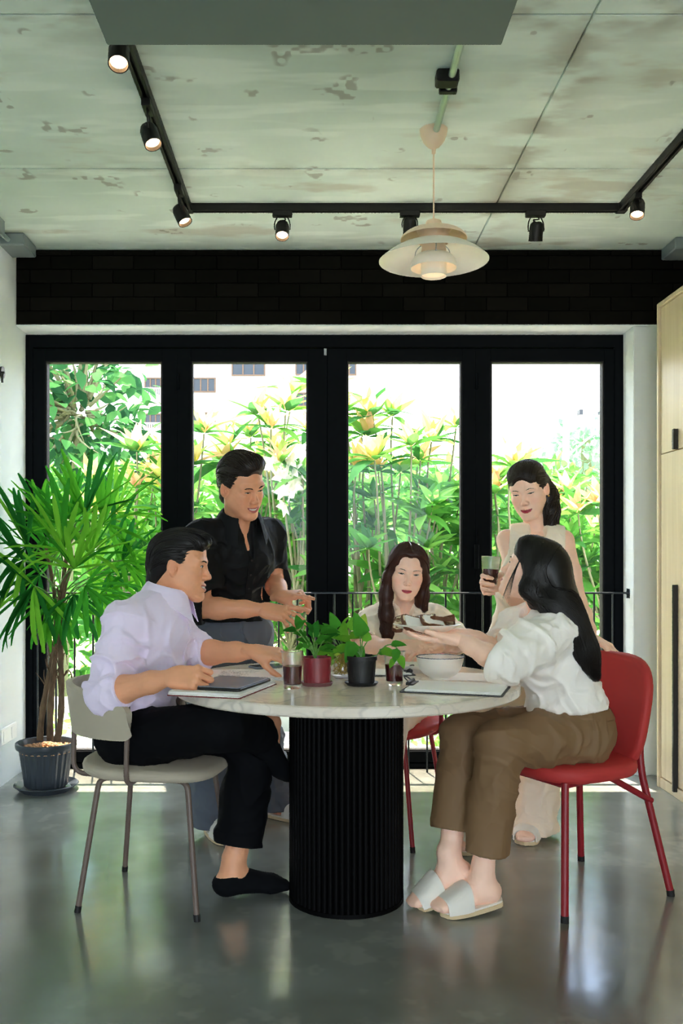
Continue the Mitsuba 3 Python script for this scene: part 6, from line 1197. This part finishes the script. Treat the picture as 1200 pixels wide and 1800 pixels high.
# ---------------------------------------------------------------- 5: seated woman with the plate
J = dict(front=V(-.95, -.28, 0), pelvis=V(.868, 3.15, .560), waist=V(.838, 3.14, .68), chest=V(.795, 3.135, .825), neck=V(.772, 3.13, .955), shR=V(.715, 3.27, .905), shL=V(.790, 3.005, .908), elR=V(.625, 3.17, .815), elL=V(.575, 2.90, .818), wrR=V(.515, 3.11, .885), wrL=V(.462, 2.99, .880),
         hipR=V(.840, 3.235, .548), hipL=V(.880, 3.075, .548), knR=V(.500, 3.13, .540), knL=V(.590, 2.955, .548), anR=V(.437, 3.03, .136), anL=V(.535, 2.985, .101))
hd = Head(V(.733, 3.10, 1.092), 64, 22, 0, .965, male=False, smile=.6, blush=.3, skin=SK_F, lip=(188, 80, 86), gaze=-.2, lid=.45)
hL = hand(frame(V(-.97, .18, .05), V(.05, .1, -.99), J['wrL'] + V(0, 0, -.002)), -1, fingers=[(6, 12, 8), (4, 10, 8), (5, 12, 8), (8, 14, 8)], spread=1.2, thumb=(15, 15), size=.92)
hR = hand(frame(V(-.97, .02, .04), V(-.05, -.1, -.99), J['wrR'] + V(0, .01, -.004)), 1, fingers=[(6, 12, 8)]*4, spread=1.2, thumb=(12, 15), size=.92)
k5, R5, b5 = person('person with long black hair in a white blouse and brown trousers holding out a plate', J, hd, [hL, hR], [('anR', V(-.96, -.26, 0), 22), ('anL', V(-.93, -.34, 0), 4)], False)
f = Sdf(); torso(f, J, .010, False, bust=1, hips=False); f.ell(lerp(J['waist'], J['pelvis'], .45), (.150, .128, .10), R5, k=.05)
cR, cL = lerp(J['elR'], J['wrR'], .06), lerp(J['elL'], J['wrL'], .08)
f.chain([J['shR'], J['elR'], cR], [.058, .062, .060], k=.04).chain([J['shL'], lerp(J['shL'], J['elL'], .5), lerp(J['shL'], J['elL'], .92), cL], [.060, .070, .070, .058], k=.04)
f.cone(J['neck'] + R5 @ V(0, .05, .05), J['neck'] + R5 @ V(0, .080, -.055), .036, .010, k=.006, cut=True)
for c_, d in ((cR, unit(J['wrR'] - J['elR'])), (cL, unit(J['wrL'] - J['elL']))): q = Sdf(); q.cone(c_ + d*.002, c_ + d*.09, .08, k=0); q.plane(c_, -d, 0); f.group(q, k=.003, cut=True); f.cone(c_ - d*.03, c_ + d*.03, .050, k=.002, cut=True)
wb = lerp(J['waist'], J['pelvis'], .62); f.plane(J['pelvis'] + V(0, 0, .072), V(.10, 0, -1), k=.01)
fs = Folded(f, .013, (14, 14, 8), 31, lambda p: .7 + .7*np.exp(-((p - wb)**2).sum(1)/.12**2), both(rings(J['shL'], J['elL'], .009, 2.6, 1), rings(J['chest'], wb, .009, 2.6, 4, .13))); part(k5, 'blouse', mesh_sdf(fs, .0048, slack=.02), 'mat_white_silk', smooth=True, label='white blouse with wide half sleeves, tucked in')
collar(k5, J['neck'] + R5 @ V(0, .008, .006), R5[:, 2], R5[:, 1], .058, 'mat_white_silk', gap=.5, drop=.03, height=.02)
f = Sdf(); Rp = axes(J['front'], V(.1, 0, 1)); f.ell(J['pelvis'], (.166, .136, .131), Rp, k=.05)
hemL, hemR = lerp(J['knL'], J['anL'], .78), lerp(J['knR'], J['anR'], .74)
f.chain([J['hipR'], J['knR'], hemR], [.090, .070, .074], k=.04).chain([J['hipL'], lerp(J['hipL'], J['knL'], .5), J['knL'], hemL], [.092, .084, .071, .078], k=.04)
for a_, b_, r_ in ((J['knL'], hemL, .078), (J['knR'], hemR, .074)):
    d = unit(b_ - a_); q = Sdf(); q.cone(b_ + d*.001, b_ + d*.09, r_ + .03, k=0); q.plane(b_, -d, 0); f.group(q, k=.002, cut=True); f.cone(b_ - d*.06, b_ + d*.03, r_ - .018, k=.002, cut=True)
f.plane(J['pelvis'] + Rp[:, 2]*.082, Rp[:, 2], k=.006)
ft = Folded(f, .011, (10, 10, 7), 35, lambda p: .7 + .5*np.exp(-((p - lerp(J['pelvis'], J['hipL'], .5))**2).sum(1)/.16**2), both(rings(J['hipL'], lerp(J['hipL'], J['knL'], .5), .008, 2.0, 3, .10), rings(lerp(J['hipL'], J['knL'], .8), lerp(J['knL'], hemL, .3), .008, 2.4, 4, .09))); part(k5, 'trousers', mesh_sdf(ft, .005, slack=.02), 'mat_brown_twill', smooth=True, label='wide brown trousers')
f = Sdf(); f.ell(J['pelvis'], (.176, .147, .142), Rp).plane(J['pelvis'] + Rp[:, 2]*.090, Rp[:, 2], .003).plane(J['pelvis'] + Rp[:, 2]*.055, -Rp[:, 2], .003); part(k5, 'belt', mesh_sdf(f, .0045), 'mat_brown_twill', smooth=True, label='brown cloth belt')
f = long_cap(); f.ell((0, .116, -.030), (.0650, .066, .104), k=.006, cut=True)
for x in (-1, 1): f.ell((x*.082, .022, -.018), (.020, .022, .030), k=.006, cut=True)
class Both:
    def __init__(s, a, b, k): s.a, s.b, s.k = a, b, k
    def bounds(s): x, y = s.a.bounds(), s.b.bounds(); return np.minimum(x[0], y[0]), np.maximum(x[1], y[1])
    def __call__(s, p): a, b = s.a(p), s.b(p); h = np.maximum(s.k - np.abs(a - b), 0)/s.k; return np.minimum(a, b) - h*h*s.k/4
g = Sdf(); C5 = [V(.798, 3.09, 1.10), V(.818, 3.062, 1.02), V(.846, 3.035, .93), V(.884, 3.025, .84), V(.912, 3.025, .765)]
g.chain(C5, [.078, .072, .066, .058, .030], k=.03, flat=(unit(V(.75, -.30, .25)), .62))
g.chain([hd.W(V(-.072, -.01, .03))[0], hd.W(V(-.078, -.022, -.05))[0], V(.770, 3.010, .985), V(.842, 2.985, .90)], [.022, .028, .032, .028], k=.03)
fh = Both(InHead(hd, f), g, .03); part(k5, 'hair', mesh_sdf(fh, .0044, slack=.014), 'mat_hair_black', smooth=True, label='long straight black hair falling down the back')
def w3_lock(r):
    a = r.uniform(-1, 1); y0 = .015 + .065*a; z0 = .126 - 4*max(y0, 0)**2; s_ = -1 if r.uniform() < .8 else 1; b_ = r.uniform(-1, 1); e_ = V(.078*b_, (-.065 if s_ < 0 else .05)*math.sqrt(1 - b_*b_), 0)
    top = [hd.W(V(*q))[0] for q in ((s_*.003, y0, z0), (s_*.042, y0, z0 - .014), (s_*.078, y0*.7 - .01, .04))]
    if s_ < 0 and r.uniform() < .35: e2 = V(.03*b_, -.02, 0); return top + [hd.W(V(-.088, -.015 + .02*a, -.045))[0], V(.770, 3.00, .985) + e2*.7, V(.842, 2.965, .90) + e2, C5[3] + V(-.02, -.05, 0) + e2, C5[4] + V(-.01, -.03, r.uniform(-.03, .05)) + e2*.6]
    return top + [hd.W(V(s_*.074, -.03 + .02*a, -.045))[0]*.6 + C5[1]*.4 + e_*.6, C5[2] + e_, C5[3] + e_*.9, C5[4] + e_*.6 + V(.004, 0, -r.uniform(-.03, .045))]
part(k5, 'locks', lay(hd, fh, w3_lock, 760, .0022, 17, 36, lift=.004, local=False), 'mat_hair_black', smooth=True)
def w3_wisp(r): x = r.uniform(-.004, .004); return [hd.W(V(-.066, .045 + x, .06))[0], hd.W(V(-.078, .048 + x, .0))[0], hd.W(V(-.070, .050 + 3*x, -.06))[0], hd.W(V(-.060, .045 + 5*x, -.12 - 4*abs(x)))[0]]
part(k5, 'wisps', strands(w3_wisp, 9, .0012, 23, 10), 'mat_hair_black', smooth=True)
PR5 = foot(Sdf(), J['anR'], V(-.96, -.26, 0), 22, male=False); slipper(('white slipper with a crossed strap, toe down beside the black table column', 'slipper'), PR5, .232*.72)
PL5 = foot(Sdf(), J['anL'], V(-.93, -.34, 0), 4, male=False); slipper(('white slipper flat on the floor under the brown trousers', 'slipper'), PL5, .232*.72)
# plate with bread
cp = at(752, 1113, 3.06); cp[0] -= .004
whole('plate', lathe([(0, 0), (.055, 0), (.058, .003), (.085, .014), (.110, .0285), (.1125, .031), (.109, .0325), (.085, .020), (.058, .009), (0, .008)], 64, cp), 'mat_ceramic', 'white plate with slices of bread held over the table', 'plate', smooth=40)
mat('crust', (96, 54, 32), .75); mat('crumb', proc(lambda p, n, uv: mix((0.80, 0.66, 0.46), (0.20, 0.085, 0.035), smoothstep(.50, .60, fbm(p.x*38 + 2*noise(p.y*30, p.z*40), p.y*38, p.z*60, 3)))), .8); mat('sugar', (244, 238, 232), .8)
from shapely.geometry import Polygon as _Pg
bread_o = _Pg([(-.045, -.040), (.045, -.040), (.047, .012), (.052, .030), (.040, .046), (.015, .048), (-.015, .048), (-.040, .046), (-.052, .030), (-.047, .012)]).buffer(.006).buffer(-.002)
bread_i = bread_o.buffer(-.0045)
def slice_at(c, yaw, tilt, roll, label, s=1.0, sugar=False):
    M = M4(euler(yaw, tilt, roll), c, s); k = thing('bread_slice', label, 'bread', 'bread on the plate'); ring = bread_o.difference(bread_i)
    part(k, 'crust', tf(prism(ring, .014), M), 'mat_crust'); part(k, 'crumb', tf(prism(bread_i, .0132), M @ M4(o=(0, 0, .0004))), 'mat_crumb')
    if sugar: part(k, 'topping', tf(prism(bread_i.buffer(-.006), .003), M @ M4(o=(0, 0, .0130))), 'mat_sugar', label='white powdery topping')

for n_, (dx, dy, dz, yw, tl, rl, sg) in enumerate(((-.066, .012, .024, 75, 0, -26, False), (-.044, -.028, .027, 100, 12, -26, True), (-.012, .030, .030, 60, -8, -22, True), (.020, -.024, .033, 95, 10, -16, True), (.056, .008, .034, 80, 4, 14, True), (.050, .044, .036, 110, -12, 10, False))):
    slice_at(cp + V(dx, dy, dz), yw, tl, rl, ('plain slice of marbled bread at the left end of the plate', 'sugared bread slice at the left of the plate, tipped towards the camera', 'sugared bread slice in the middle of the plate, at the back', 'sugared bread slice in the middle of the plate, nearest the camera', 'sugared bread slice at the right of the plate', 'plain bread slice at the right end of the plate, at the back')[n_], .86, sg)
